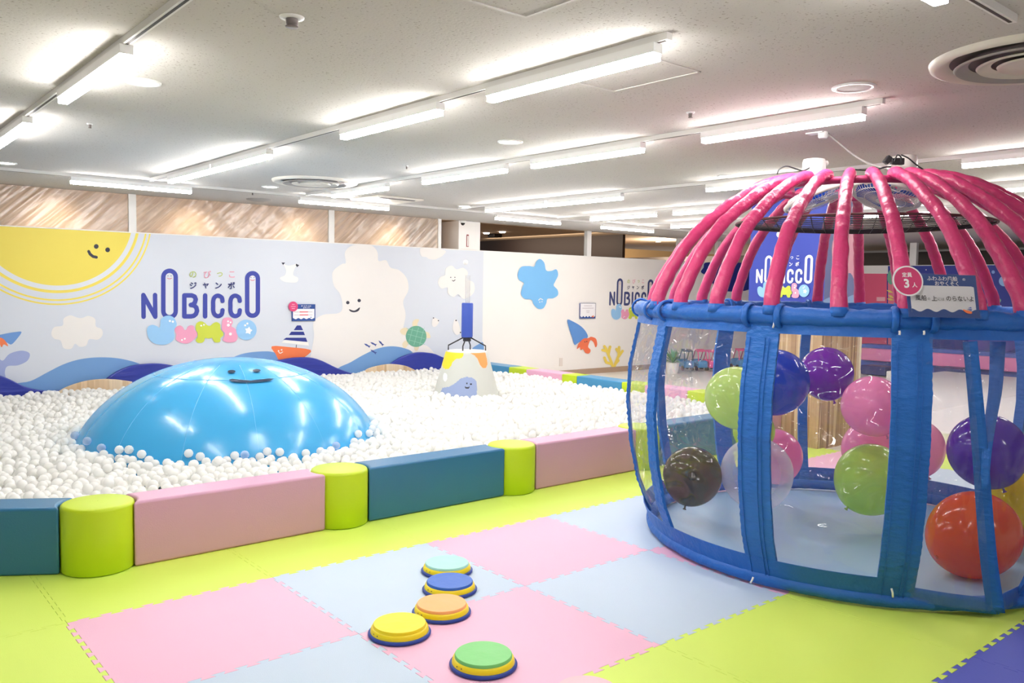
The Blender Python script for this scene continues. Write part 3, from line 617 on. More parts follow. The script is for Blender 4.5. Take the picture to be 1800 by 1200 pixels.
ld = bpy.data.lights.new('cove_lamp', 'AREA'); ld.energy = 35; ld.color = (1, 0.85, 0.66); ld.shape = 'RECTANGLE'; ld.size = 0.3; ld.size_y = 5
lo = bpy.data.objects.new('cove_lamp', ld); col.objects.link(lo); lo.location = (xx.x - 1.0, yy0 + 2.5, 2.95); lo.rotation_euler = (0, math.radians(-60), 0)
pl = bpy.data.lights.new('far_room_fill', 'POINT'); pl.energy = 160; pl.color = (1, 0.9, 0.75); pl.shadow_soft_size = 0.15  # added point light without a fixture, brightens the dark far room
po_ = bpy.data.objects.new('far_room_fill', pl); col.objects.link(po_); po_.location = (xx.x + 2.6, yy0 + 0.8, 2.9)
for px, py in ((855, 409), (883, 407)):
    p = onZ(px, py, 3.1); q = MB(); q.lathe([(0.09, -0.002), (0.07, -0.03), (0.001, -0.032)], p, 20, cap0=False, cap1=False)
    tag(q.build('spotlight', M_dl), 'small warm spotlight in the far room ceiling, %s of two' % ('left one' if px < 870 else 'right one'), 'spotlight')
p = onZ(870, 411, 3.1); q = MB(); q.box(p.x - .15, p.x + .15, p.y - .15, p.y + .15, 3.0, 3.1); tag(q.build('projector', mat('projector_black', (40, 34, 30), 0.5), bevel=0.02), 'small dark box hanging from the far room ceiling', 'projector')
# ================================================================ FOAM MATS
MX0, MDX, MY0, MDY, MT = 0.872, 1.0105, 2.35, 0.935, 0.012
MC = {'lime': mat('foam_lime', (214, 238, 100), 0.55, bump=0.0006, bscale=220, var=0.02), 'pink': mat('foam_pink', (241, 188, 214), 0.55, bump=0.0006, bscale=220, var=0.02),
      'pale blue': mat('foam_pale_blue', (196, 213, 232), 0.55, bump=0.0006, bscale=220, var=0.02), 'violet blue': mat('foam_violet', (84, 94, 190), 0.55, bump=0.0006, bscale=220, var=0.02)}
def teeth(p0, p1, n, amp, ph):
    """jigsaw edge from p0 to p1, keystone teeth alternately outward and inward"""
    p0, p1 = Vector(p0), Vector(p1); d = (p1 - p0) / n; t = d.normalized(); nm = Vector((t.y, -t.x)); L_ = d.length; out = []
    for i in range(n):
        a = p0 + d * i; s = 1 if (i + ph) % 2 == 0 else -1
        o = 0.16 * L_
        if i == 0 or i == n - 1:
            out += [a]
            continue
        out += [a + t * o * 0.0 + nm * 0, a - t * o + nm * amp * s, a + d + t * o + nm * amp * s] if False else [a + nm * 0.0, a - t * (o * (1 if True else 0)) + nm * amp * s, a + d + t * o + nm * amp * s]
    return [(p.x, p.y) for p in out]
ORD = ['first', 'second', 'third', 'fourth', 'fifth', 'sixth', 'seventh', 'eighth', 'ninth', 'tenth', 'eleventh', 'twelfth', 'thirteenth', 'fourteenth']
ROWN = {2: 'in the strip along the pit bumpers', 1: 'in the farther checkered row', 0: 'in the nearer checkered row', -1: 'in the strip before the checkered mats', -2: 'at the bottom right'}
def tcol(i, j):
    if j == -2: return 'violet blue' if i >= 0 else 'lime'
    if j == 2 or j == -1 or i < 0 or i > 6: return 'lime'
    return 'pink' if (i + j) % 2 == 1 else 'pale blue'
def vis(i, j):
    n = 0
    for a in range(5):
        for c_ in range(5):
            p = Vector((MX0 + MDX * (i + a / 4), MY0 + MDY * (j + c_ / 4), 0))
            if depth(p) < 0.5: continue
            x, y = proj(p)
            if 0 <= x <= 1800 and 0 <= y <= 1200: n += 1
    return n
NT = 21
def edge(kind, i, j):
    """shared edge between neighbours, so both tiles take the very same jigsaw line; vertical: x = MX0+i*MDX, horizontal: y = MY0+j*MDY"""
    if kind == 'v':
        x = MX0 + MDX * i; y0 = MY0 + MDY * j; return teeth((x, y0), (x, y0 + MDY), NT, 0.0115, 0) + [(x, y0 + MDY)]
    y = MY0 + MDY * j; x0 = MX0 + MDX * i; return teeth((x0, y), (x0 + MDX, y), NT, 0.0115, 0) + [(x0 + MDX, y)]
for j in (2, 1, 0, -1, -2):
    k = 0
    for i in range(-2, 11):
        if not vis(i, j) or (j == 2 and i > 6) : continue
        c_ = tcol(i, j)
        P = edge('h', i, j)[:-1] + edge('v', i + 1, j)[:-1] + list(reversed(edge('h', i, j + 1)))[:-1] + list(reversed(edge('v', i, j)))[:-1]
        cxx, cyy = MX0 + MDX * (i + .5), MY0 + MDY * (j + .5)
        P = [(x + (0.0008 if x < cxx else -0.0008), y + (0.0008 if y < cyy else -0.0008)) for x, y in P]
        q = MB(); q.prism(P, -MT, 0.0)
        t = tag(q.build('foam_mat', MC[c_], bevel=0.0012, seg=2), '%s foam mat tile %s, %s from the left' % (c_, ROWN[j], ORD[k]), 'foam mat', 'interlocking foam mats on the floor'); k += 1

# ================================================================ BALL PIT EDGE
PH = 0.37
VB = {'dusty pink': mat('vinyl_pink', (208, 158, 186), 0.42, bump=0.0006, bscale=120), 'teal': mat('vinyl_teal', (44, 110, 154), 0.4, bump=0.0006, bscale=120), 'lime': mat('vinyl_lime', (190, 214, 24), 0.42, bump=0.0006, bscale=120),
      'blue': mat('vinyl_blue', (62, 138, 184), 0.4, bump=0.0006, bscale=120), 'pink': mat('vinyl_rose', (232, 176, 204), 0.42, bump=0.0006, bscale=120)}
CYL = [(1.188, 4.955), (2.68, 4.948), (4.188, 4.948), (5.69, 4.948), (7.19, 4.948)]
CR_ = 0.188
for n_, (x, y) in enumerate(CYL):
    q = MB(); q.lathe([(CR_ - 0.012, 0.0), (CR_, 0.01), (CR_ + 0.001, PH * 0.5), (CR_, PH - 0.018), (CR_ - 0.004, PH - 0.006), (CR_ - 0.012, PH), (CR_ - 0.02, PH + 0.002), (CR_ * 0.5, PH + 0.005), (0.002, PH + 0.006)], (x, y, 0.0), 72, cap1=False)
    tag(q.build('padded_cylinder', VB['lime'], smooth=True, auto=0.9), ['lime padded cylinder between the leftmost teal block and a long pink block', 'lime padded cylinder between the nearest pink block and a teal block', 'lime padded cylinder between teal and pink blocks left of the tent', 'lime padded cylinder half hidden behind the left edge of the tent', 'lime padded cylinder seen through the tent near the wood column'][n_], 'padded cylinder', 'lime cylinders of the ball pit edge')
def arc(cx, cy, side, y0=4.832, y1=5.06, n=8):
    return [(cx + side * math.sqrt(max(0, 0.196 ** 2 - (y - cy) ** 2)), y) for y in [y0 + (y1 - y0) * k / n for k in range(n + 1)]]
blk = [('dusty pink', 0, 1, 'long dusty pink padded block, nearest of the ball pit edge'), ('teal', 1, 2, 'long teal padded block between two lime cylinders'), ('dusty pink', 2, 3, 'long dusty pink padded block reaching behind the tent'), ('teal', 3, 4, 'long teal padded block seen through the tent plastic')]
for c_, a, d, lb in blk:
    P = arc(*CYL[a], 1) + list(reversed(arc(*CYL[d], -1)))
    P = list(reversed(P))
    q = MB(); q.prism(P, 0.0, PH); tag(q.build('padded_block', VB[c_], bevel=0.016, seg=4), lb, 'padded block', 'long blocks of the ball pit edge')
P = list(reversed(arc(*CYL[4], 1) + [(7.835, 5.06), (7.835, 4.832)])); q = MB(); q.prism(P, 0, PH); tag(q.build('padded_block', VB['dusty pink'], bevel=0.016, seg=4), 'short pink padded block touching the wood-strip column', 'padded block', 'long blocks of the ball pit edge')
d_ = Vector((-0.85, 0.527)).normalized(); n_ = Vector((d_.y, -d_.x)); 
a_ = Vector((1.005, 4.955)); P = []
fr = [a_ + n_ * 0.0]
p0 = Vector(CYL[0]) + d_ * 0.19 + Vector((-d_.y, d_.x)) * 0.115; 
nn = Vector((-d_.y, d_.x))      # towards the viewer
if nn.y > 0: nn = -nn
P = [tuple(Vector(CYL[0]) + d_ * (math.sqrt(0.196 ** 2 - t * t)) + nn * t) for t in [0.115 - 0.23 * k / 8 for k in range(9)]]
P = P + [tuple(Vector(CYL[0]) + d_ * 1.3 - nn * 0.115), tuple(Vector(CYL[0]) + d_ * 1.3 + nn * 0.115)]
ar = sum(P[i][0] * P[(i + 1) % len(P)][1] - P[(i + 1) % len(P)][0] * P[i][1] for i in range(len(P)))
if ar < 0: P.reverse()
q = MB(); q.prism(P, 0, PH); tag(q.build('padded_block', VB['teal'], bevel=0.016, seg=4), 'dark teal padded block angled off at the left edge of the picture', 'padded block', 'long blocks of the ball pit edge')
row = [('blue', 9.79, 10.94, 'blue padded block of the far pit edge, touching the mural wall'), ('lime', 9.385, 9.785, 'lime padded block of the far pit edge nearest the ball blower'), ('pink', 8.605, 9.38, 'pink padded block of the far pit edge below the white wall'),
       ('lime', 8.305, 8.6, 'lime padded block of the far pit edge below the hermit crab painting'), ('blue', 7.455, 8.3, 'blue padded block of the far pit edge below the coral painting'), ('lime', 7.055, 7.45, 'lime padded block of the far pit edge at the tent silhouette'),
       ('pink', 6.375, 7.05, 'pink padded block of the far pit edge seen through the tent'), ('lime', 6.055, 6.37, 'lime padded block of the far pit edge seen left of the green balloon'), ('blue', 5.33, 6.05, 'blue padded block of the far pit edge behind the green balloon')]
for c_, y0, y1, lb in row:
    q = MB(); q.box(8.2, 8.49, y0, y1, 0, PH); tag(q.build('padded_block', VB[c_], bevel=0.012, seg=3), lb, 'padded block', 'blocks of the far pit edge')

# wave-shaped pads against the mural wall
PADY = WY - 0.09
def wallpad(pts, m_, lb, name, closedspl=True, n=6, y0=None, y1=None):
    y0 = y0 or PADY; y1 = y1 or WY - 0.03
    top = spline(pts, False, n); Pw = [onY(x, y, y0) for x, y in top]
    P2 = [(p.x, p.z) for p in Pw]; P2 = [(P2[0][0], 0.0)] + P2 + [(P2[-1][0], 0.0)]
    q = MB(); N_ = len(P2); vs = [(x, y0, z) for x, z in P2] + [(x, y1, z) for x, z in P2]
    q.add(vs, [tuple(range(N_)), tuple(reversed(range(N_, 2 * N_)))] + [((i + 1) % N_, i, N_ + i, N_ + (i + 1) % N_) for i in range(N_)])
    return tag(q.build(name, m_, bevel=0.012, seg=3), lb, 'wall pad')
M_navy = mat('navy_vinyl', (44, 56, 152), 0.3, bump=0.02, bscale=2.2, stretch=(0.5, 1, 5))
M_wp = mat_wood('wood_print_vinyl', (11, 11, 0.3), (212, 180, 140), (232, 204, 168), (244, 224, 194))
wallpad(Z1([(-60, 1075), (0, 1080), (60, 1103), (130, 1138), (200, 1155), (260, 1160), (335, 1157)]), M_navy, 'navy padded wave at the foot of the mural, cut by the left edge', 'wave_pad')
wallpad(Z1([(560, 1100), (600, 1070), (640, 1048), (690, 1030), (740, 1021), (820, 1016), (900, 1024), (1000, 1050), (1150, 1085), (1300, 1050), (1400, 1015), (1480, 997), (1560, 985), (1640, 985), (1700, 1002), (1780, 1040), (1860, 1068), (1920, 1076)]), M_navy, 'navy padded wave at the foot of the mural behind the blue dome', 'wave_pad')
wallpad(Z2([(800, 1060), (840, 1035), (870, 1014), (920, 982), (1000, 958), (1080, 962), (1135, 982), (1220, 1020), (1330, 1045)]), M_navy, 'navy padded wave at the foot of the mural beside the ball blower', 'wave_pad')
wallpad(Z1([(255, 1195), (300, 1168), (360, 1136), (450, 1108), (540, 1098), (620, 1101), (700, 1112)]), M_wp, 'wood-print padded mound at the mural, left of the blue dome', 'mound_pad', y0=PADY - 0.03, y1=PADY - 0.004)
wallpad(Z2([(690, 1085), (720, 1058), (760, 1036), (850, 1019), (930, 1026), (980, 1045), (1010, 1062)]), M_wp, 'wood-print padded mound at the mural, right of the boat', 'mound_pad', y0=PADY - 0.03, y1=PADY - 0.004)

# ================================================================ INFLATABLE DOME
WC = Vector((2.86, 7.24)); WA, WCZ, WZ0 = 1.33, 0.99, -0.06
def wh_r(z): return WA * math.sqrt(max(0, 1 - ((z - WZ0) / WCZ) ** 2))
M_bl = mat('glossy_blue_vinyl', (66, 168, 224), 0.21, bump=0.003, bscale=2.5, coat=0.15)
e = empty('inflatable_dome', (WC.x, WC.y, 0)); tag(e, 'large glossy blue inflatable dome half sunk in white balls', 'inflatable dome')
q = MB(); n = 240; rings = 60; vs = []; fs = []
for i in range(rings):
    a = PI / 2 * i / (rings - 0.5)
    for k in range(n):
        t = 2 * PI * k / n; g = (t * 14 / (2 * PI)) % 1.0; g = min(g, 1 - g)
        cr_ = 1 - 0.0045 * math.exp(-(g / 0.02) ** 2) + 0.003 * math.sin(PI * g * 1.0) * math.cos(a)
        zc = math.exp(-((a - 1.05) / 0.01) ** 2) * 0.004
        r = WA * math.cos(a) * cr_ ; z = WZ0 + WCZ * math.sin(a) * (1 - zc); r -= max(0, 0.2 - z) * 1.2
        vs.append((WC.x + r * math.cos(t), WC.y + r * math.sin(t), max(z, 0.02 + 0.001 * i) if i < 3 else z))
vs.append((WC.x, WC.y, WZ0 + WCZ))
for i in range(rings - 1):
    for k in range(n): k2 = (k + 1) % n; fs.append((i * n + k, i * n + k2, (i + 1) * n + k2, (i + 1) * n + k))
for k in range(n): fs.append(((rings - 1) * n + k, (rings - 1) * n + (k + 1) % n, rings * n))
q.add(vs, fs); q.build('shell', M_bl, e, smooth=True)
M_seam = mat('dome_seam', (96, 186, 236), 0.3)
for k in range(14):
    t = 2 * PI * k / 14; pts = []
    for i in range(40):
        a = 0.27 + (1.30 - 0.27) * i / 39; rr_ = WA * math.cos(a) * 0.9965; pts.append((WC.x + rr_ * math.cos(t), WC.y + rr_ * math.sin(t), WZ0 + WCZ * math.sin(a) * 0.9985 + 0.001))
    q = MB(); q.tube(pts, 0.0032, 6); q.build('seam', M_seam, e, smooth=True)
q = MB(); a = 1.06; q.tube([(WC.x + WA * math.cos(a) * math.cos(2 * PI * k / 120), WC.y + WA * math.cos(a) * math.sin(2 * PI * k / 120), WZ0 + WCZ * math.sin(a) * 0.998) for k in range(120)], 0.0028, 6, closed=True); q.build('crown_seam', M_seam, e, smooth=True)
def hit_el(x, y, lift=0.004):
    d = ray(x, y); S = Vector((1 / (WA + lift), 1 / (WA + lift), 1 / (WCZ + lift))); o_ = EYE - Vector((WC.x, WC.y, WZ0))
    O_ = Vector((o_.x * S.x, o_.y * S.y, o_.z * S.z)); D_ = Vector((d.x * S.x, d.y * S.y, d.z * S.z))
    A, B_, C0 = D_.dot(D_), O_.dot(D_), O_.dot(O_) - 1; disc = B_ * B_ - A * C0
    return EYE + d * ((-B_ - math.sqrt(max(0, disc))) / A)
def patch(pts, m_, name, par, hit):
    cx_ = sum(p[0] for p in pts) / len(pts); cy_ = sum(p[1] for p in pts) / len(pts); q = MB(); vs = []; N_ = len(pts); K = 4
    for t in range(1, K + 1): vs += [hit(cx_ + (x - cx_) * t / K, cy_ + (y - cy_) * t / K) for x, y in pts]
    vs.append(hit(cx_, cy_)); fs = [((K - 1) * 0 + i, (i + 1) % N_, len(vs) - 1) for i in range(N_)]
    for t in range(K - 1): fs += [(t * N_ + i, (t + 1) * N_ + i, (t + 1) * N_ + (i + 1) % N_, t * N_ + (i + 1) % N_) for i in range(N_)]
    q.add(vs, fs); return q.build(name, m_, par, smooth=True)
M_eye = mat('printed_dark_blue', (36, 58, 84), 0.2)
he = lambda x, y: hit_el(x, y, 0.012)
patch(circ(407, 652.5, 7, 20, 2.6), M_eye, 'eye', e, he); patch(circ(451, 650.8, 7, 20, 2.6), M_eye, 'eye', e, he)
patch([(402, 667), (408, 670.5), (422, 671.8), (440, 672), (458, 671), (474, 669), (482, 665.5), (473, 664.8), (458, 667.5), (440, 669), (420, 668.8), (408, 665.5)], M_eye, 'mouth', e, he)

# ================================================================ BALL BLOWER
BD = 10.42; bc = atD(819.5, 690, BD); bx, by = bc.x, bc.y
def bz(y, x=819.5): return atD(x, y, BD).z
ppm = FPX / BD
R0, R1 = 0.40, 0.262; zt = bz(617); zb = 0.0; R0b = R0 + (R0 - R1) * (bz(688)) / (zt - bz(688))
e = empty('ball_blower', (bx, by, 0)); tag(e, 'cone-shaped ball blower with painted sides and a blue tube on top', 'ball blower')
polys = [([(485, 705), (690, 705), (690, 745), (670, 775), (610, 785), (575, 815), (555, 860), (530, 890), (500, 892), (475, 880), (462, 850), (470, 760)], 1), ([(735, 712), (780, 705), (915, 705), (935, 780), (942, 840), (925, 880), (895, 882), (865, 850), (840, 790), (810, 750)], 2),
         ([(440, 1150), (465, 1090), (540, 1075), (600, 1040), (660, 990), (720, 972), (790, 985), (825, 1020), (832, 1080), (826, 1200), (440, 1200)], 3)]
polys = [([(700 + x / 6, 500 + y / 6) for x, y in P], k) for P, k in polys]
polys.append((circ(782.5, 662.5, 3.6, 16, 7.5), 4)); polys += [(circ(820.7, 673.7, 1.7, 12), 5), (circ(828, 674.7, 1.7, 12), 5), ([(816.5, 679), (821, 680.3), (825.2, 679.2), (824.2, 683), (818.5, 683)], 5)]
polys.append(([(857, 616), (861, 616), (866, 640), (864.5, 642)], 6))
q = MB(); na, nz_ = 300, 90; vs = []; fs = []; ms = []
for j in range(nz_ + 1):
    z = zt * j / nz_; r = R0b + (R1 - R0b) * j / nz_
    if j == nz_: r -= 0.006
    for k in range(na): a = 2 * PI * k / na; vs.append((bx + r * math.cos(a), by + r * math.sin(a), z))
for j in range(nz_):
    for k in range(na):
        k2 = (k + 1) % na; fs.append((j * na + k, j * na + k2, (j + 1) * na + k2, (j + 1) * na + k)); a = 2 * PI * (k + .5) / na; z = zt * (j + .5) / nz_; r = R0b + (R1 - R0b) * (j + .5) / nz_; mi = 0
        nrm = Vector((math.cos(a), math.sin(a), 0))
        if nrm.dot(FWD) < 0.25:
            X, Y = proj((bx + r * math.cos(a), by + r * math.sin(a), z))
            for P, mm in polys:
                if inpoly(X, Y, P): mi = mm
        ms.append(mi)
fs.append(tuple(range(nz_ * na, (nz_ + 1) * na))); ms.append(0)
n0 = len(q.v); q.v += vs; q.f += fs; q.m += ms
q.build('cone', [mat('cone_grey', (206, 208, 200), 0.5), flat(248, 220, 48), flat(250, 160, 88), flat(150, 166, 204), flat(252, 252, 252), flat(30, 30, 40), flat(60, 60, 140)], e, smooth=True, auto=0.8)
q = MB(); q.lathe([(R1 - 0.02, zt), (R1 - 0.02, zt + 0.012), (0.002, zt + 0.012)], (bx, by, 0), 48, cap0=False, cap1=False); q.build('cone_lid', WHITEWALL, e)
ck0, ck1 = bz(592), bz(532); cr2 = 0.071
q = MB(); q.lathe([(cr2 - 0.005, ck0), (cr2, ck0 + 0.01), (cr2, ck1 - 0.012), (cr2 - 0.006, ck1), (cr2 - 0.03, ck1)], (bx, by, 0), 40); q.build('blue_sleeve', mat('sleeve_blue', (56, 84, 176), 0.6), e, smooth=True, auto=0.8)
M_blk = mat('black_metal', (44, 42, 46), 0.4)
for dx, sy in ((-34, 0), (34, 0), (-6, 2), (7, -1)):
    foot = atD(819.5 + dx, 614, BD - (0.12 if sy > 0 else -0.12 if sy < 0 else 0)); knee = foot + Vector((0, 0, 0.045)); hub = Vector((bx, by, ck0 + 0.02))
    dd = Vector((foot.x - bx, foot.y - by, 0)); 
    if dd.length > 0.235: dd = dd * (0.235 / dd.length)
    foot = Vector((bx + dd.x, by + dd.y, zt + 0.012)); knee = Vector((foot.x, foot.y, zt + 0.05 + 0.02))
    q = MB(); q.tube([foot, knee, hub + (knee - hub) * 0.2], 0.0085, 8); q.build('leg', M_blk, e, smooth=True)
q = MB(); q.lathe([(0.03, ck1 - 0.01), (0.03, ck1 + 0.34)], (bx, by, 0), 24, cap0=False, cap1=False); q.build('clear_tube', mat_film('clear_tube', (250, 250, 250), 0.3, 0.05, 5, bdist=0.002, bodyw=0.22), e, smooth=True)
q = MB(); q.lathe([(0.05, ck0 - 0.05), (0.05, ck0 + 0.01)], (bx, by, 0), 20); q.build('fan_base', M_blk, e)
fb = atD(818.3, 461, BD); q = MB(); q.ball(fb, 0.03, 20, 12); tag(q.build('blown_ball', WHITEWALL, smooth=True), 'single white ball floating above the ball blower in front of the mural', 'ball')

# ================================================================ WHITE BALLS
import bisect
M_ball = mat('white_ball_plastic', (254, 254, 252), 0.3, spec=0.5, var=0.004, vscale=30)
_n = M_ball.node_tree; _t = _n.nodes.new('ShaderNodeBsdfTranslucent'); _t.inputs[0].default_value = rgb(254, 254, 252); _m = _n.nodes.new('ShaderNodeMixShader'); _m.inputs[0].default_value = 0.42
_n.links.new(_n.nodes['Principled BSDF'].outputs[0], _m.inputs[1]); _n.links.new(_t.outputs[0], _m.inputs[2]); _n.links.new(_m.outputs[0], _n.nodes['Material Output'].inputs[0])
M_ballc = mat_balloon('clear_ball_plastic', (214, 228, 246), 0.45)
BR = 0.0335
p_t = (1 + 5 ** .5) / 2
def ico():
    import bmesh
    bm = bmesh.new(); bmesh.ops.create_icosphere(bm, subdivisions=2, radius=1.0); v = [tuple(x.co) for x in bm.verts]; f = [tuple(x.index for x in g.verts) for g in bm.faces]; bm.free(); return v, f
IV, IF = ico()
rnd = random.Random(11)
def pitz(x, y): return 0.262 + 0.030 * noise.noise(Vector((x * 0.9, y * 0.9, 3))) + 0.018 * noise.noise(Vector((x * 3.1, y * 3.1, 8)))
def in_pit(x, y, r=BR):
    if y < 5.06 + r + 0.004 or y > PADY - 0.035 - r or x > 8.2 - r - 0.004: return False
    for cx_, cy_ in CYL:
        if (x - cx_) ** 2 + (y - cy_) ** 2 < (0.2 + r) ** 2: return False
    v = Vector((x, y)) - Vector(CYL[0])
    if v.dot(nn) > -0.115 - r - 0.005 and v.x < 0.15: return False
    if y < 5.33 + 0.04 and x > CX0 - r - 0.01: return False
    return True
cell = {}
def place(x, y, z, md):
    k = (int(x / 0.07), int(y / 0.07))
    for a in (-1, 0, 1):
        for c_ in (-1, 0, 1):
            for (u, v, w_) in cell.get((k[0] + a, k[1] + c_), ()):
                if (u - x) ** 2 + (v - y) ** 2 + (w_ - z) ** 2 < md: return False
    cell.setdefault(k, []).append((x, y, z)); return True
def okobj(x, y, z, r=BR):
    d1 = math.hypot(x - WC.x, y - WC.y)
    if d1 < wh_r(z) + r * 0.9 : return False
    rr = R0b + (R1 - R0b) * z / zt
    if math.hypot(x - bx, y - by) < rr + r * 1.03: return False
    return True
balls = []
MD = (2 * BR * 0.995) ** 2
def sight(x, y):
    X, Y = proj((x, y, 0.3)); return -130 < X < 1420
for layer, tries, lo, hi in ((0, 110000, -0.018, 0.018), (1, 60000, -0.075, -0.02), (2, 5000, 0.02, 0.05)):
    for _ in range(tries):
        x = rnd.uniform(0.3, 8.2); y = rnd.uniform(5.06, 10.95)
        if not in_pit(x, y) or not sight(x, y): continue
        z = pitz(x, y) + rnd.uniform(lo, hi)
        if layer == 2 and rnd.random() < 0.5: continue
        if okobj(x, y, z) and place(x, y, z, MD): balls.append((x, y, z))
# a ragged rim of balls lying against the blue dome
for k in range(260):
    a = rnd.uniform(0, 2 * PI); z = pitz(WC.x + 1.25 * math.cos(a), WC.y + 1.25 * math.sin(a)) + abs(rnd.gauss(0, 0.028)) + 0.01
    r = wh_r(z) + BR * 0.93; x, y = WC.x + r * math.cos(a), WC.y + r * math.sin(a)
    if in_pit(x, y) and place(x, y, z, MD): balls.append((x, y, z))
balls.sort(key=lambda p: depth(p))
ind = []; rest = []
for p in balls:
    X, Y = proj(p)
    front = p[2] > pitz(p[0], p[1]) - 0.019
    if len(ind) < 285 and front and 0 < X < 1090 and Y < 1200: ind.append(p)
    else: rest.append(p)
near_wh = [p for p in rest if 0.0 < math.hypot(p[0] - WC.x, p[1] - WC.y) - wh_r(p[2]) < 0.036 and depth(p) < 7.0 and p[2] > 0.29]
near_wh.sort(key=lambda p: -p[2]); near_wh = near_wh[:15]
for p in near_wh: rest.remove(p)
me = bpy.data.meshes.new('pit_ball'); me.from_pydata([(x * BR, y * BR, z * BR) for x, y, z in IV], [], IF); me.materials.append(M_ball); me.polygons.foreach_set('use_smooth', [True] * len(IF))
mec = me.copy(); mec.materials.clear(); mec.materials.append(M_ballc)
for p in ind:
    o = bpy.data.objects.new('pit_ball', me); col.objects.link(o); o.location = p; tag(o, 'white plastic ball lying nearest the padded blocks in the ball pit', 'ball', 'white balls along the front edge of the pit')
for i, p in enumerate(near_wh):
    o = bpy.data.objects.new('pit_ball', mec if i % 3 == 0 else me); col.objects.link(o); o.location = p
    if i % 3 == 0: tag(o, 'clear bluish plastic ball resting against the blue inflatable dome', 'ball', 'clear balls at the foot of the dome')
    else: tag(o, 'white plastic ball resting against the blue inflatable dome', 'ball', 'white balls at the foot of the dome')
import numpy as np
IVa = np.array(IV) * BR; IFa = np.array(IF); C_a = np.array(rest); nb = len(rest)
V_ = (C_a[:, None, :] + IVa[None]).reshape(-1, 3); F_ = (IFa[None] + (np.arange(nb) * len(IV))[:, None, None]).reshape(-1, 3)
me = bpy.data.meshes.new('pit_balls'); me.vertices.add(len(V_)); me.vertices.foreach_set('co', V_.astype('f').ravel()); me.loops.add(len(F_) * 3); me.loops.foreach_set('vertex_index', F_.astype('i').ravel())
me.polygons.add(len(F_)); me.polygons.foreach_set('loop_start', (np.arange(len(F_)) * 3).astype('i')); me.polygons.foreach_set('use_smooth', np.ones(len(F_), dtype=bool)); me.update(calc_edges=True); me.validate(); me.materials.append(M_ball)
o = bpy.data.objects.new('pit_balls', me); col.objects.link(o); tag(o, 'sea of white plastic balls filling the ball pit', 'balls', kind='stuff')
print('BALLS', len(balls), len(ind), len(near_wh))

# ================================================================ STEPPING DISCS
M_yel = mat('disc_yellow', (250, 226, 20), 0.4); M_rub = mat('disc_navy_rubber', (28, 62, 150), 0.5); M_mark = mat('disc_rivet', (150, 140, 60), 0.4)
def stone(x, y, c, lb, s=1.0):
    e = empty('stepping_disc', (x, y, 0)); tag(e, lb, 'stepping disc', 'tactile stepping discs on the mats')
    R_ = 0.1435 * s
    q = MB(); q.lathe([(R_ - 0.008, 0), (R_, 0.004), (R_ + 0.001, 0.011), (R_ - 0.006, 0.018), (R_ - 0.014, 0.018)], (x, y, 0), 64); q.build('rubber_ring', M_rub, e, smooth=True, auto=1.0)
    q = MB(); q.lathe([(R_ - 0.010, 0.018), (R_ - 0.011, 0.026), (R_ * 0.90, 0.036), (R_ * 0.855, 0.041)], (x, y, 0), 64, cap1=True)
    for a in (2.2, 2.42, -0.9, -0.7):
        aa = YAW + a
        q.ball((x + (R_ - 0.012) * math.cos(aa), y + (R_ - 0.012) * math.sin(aa), 0.029), 0.0035, 8, 6, mi=1)
    q.build('body', [M_yel, M_mark], e, smooth=True, auto=0.9)
    q = MB(); q.lathe([(R_ * 0.85, 0.041), (R_ * 0.85, 0.049), (R_ * 0.825, 0.054), (R_ * 0.5, 0.0545), (R_ * 0.2, 0.056), (0.001, 0.057)], (x, y, 0), 64, cap1=False)
    q.build('top', mat('disc_top_%d%d%d' % c, c, 0.45, bump=0.004, bscale=14), e, smooth=True, auto=0.9)
stone(2.692, 3.723, (176, 232, 222), 'mint-topped stepping disc, farthest of the five round ones')
stone(2.534, 3.477, (48, 104, 200), 'blue-topped stepping disc between the mint and peach ones')
stone(2.321, 3.250, (252, 180, 110), 'peach-topped stepping disc touching the yellow one')
stone(2.029, 3.170, (250, 226, 20), 'all-yellow stepping disc on a navy rubber ring')
stone(2.135, 2.682, (120, 206, 116), 'green-topped stepping disc at the bottom centre')
p = onZ(1028, 1188, 0.05); stone(p.x - _f0.x * 0.12, p.y - _f0.y * 0.12, (246, 196, 206), 'pale pink stepping disc just cut by the bottom edge')
#@@PART3@@
# ================================================================ BALLOON TENT
TC = Vector((5.193, 2.673)); TH0 = math.atan2(-TC.y, -TC.x)
WALLP = [(0.02, 1.275), (0.12, 1.31), (0.3, 1.385), (0.55, 1.44), (0.85, 1.47), (1.1, 1.46), (1.3, 1.42), (1.42, 1.40), (1.5, 1.40)]
def TP(phi, r, z, c=None):
    a = TH0 + math.radians(phi); c = c or TC; return Vector((c.x + r * math.cos(a), c.y + r * math.sin(a), z))
HUB = TC - Vector((RGT.x, RGT.y)) * 0.05
M_blue = mat('tent_blue_nylon', (24, 98, 186), 0.5, bump=0.014, bscale=14, var=0.06, vscale=9)
M_blue2 = mat('tent_blue_strap', (28, 104, 190), 0.5, bump=0.013, bscale=13, var=0.06, vscale=9, stretch=(1, 1, 2.6))
M_pinkr = mat('tent_pink_sleeve', (206, 62, 118), 0.36, bump=0.012, bscale=17, var=0.05, vscale=8)
M_magr = mat('hub_magenta', (168, 40, 96), 0.4)
M_vinyl = mat_film('clear_vinyl_window', (254, 254, 255), 0.1, 0.045, 5.0, (1.0, 1.0, 1.4), 0.17, (240, 244, 250), 0.02, fac=0.22, base=0.035)
tent = empty('balloon_tent', (TC.x, TC.y, 0)); tag(tent, 'round play tent with pink ribs, blue frame and clear vinyl windows', 'play tent')
POSTS = [(-50, .10), (-19, .178), (9.8, .182), (40, .10), (70, .10), (100, .10), (132, .08), (160, .08), (-164, .075), (-136, .15), (-109, .10), (-80, .085)]
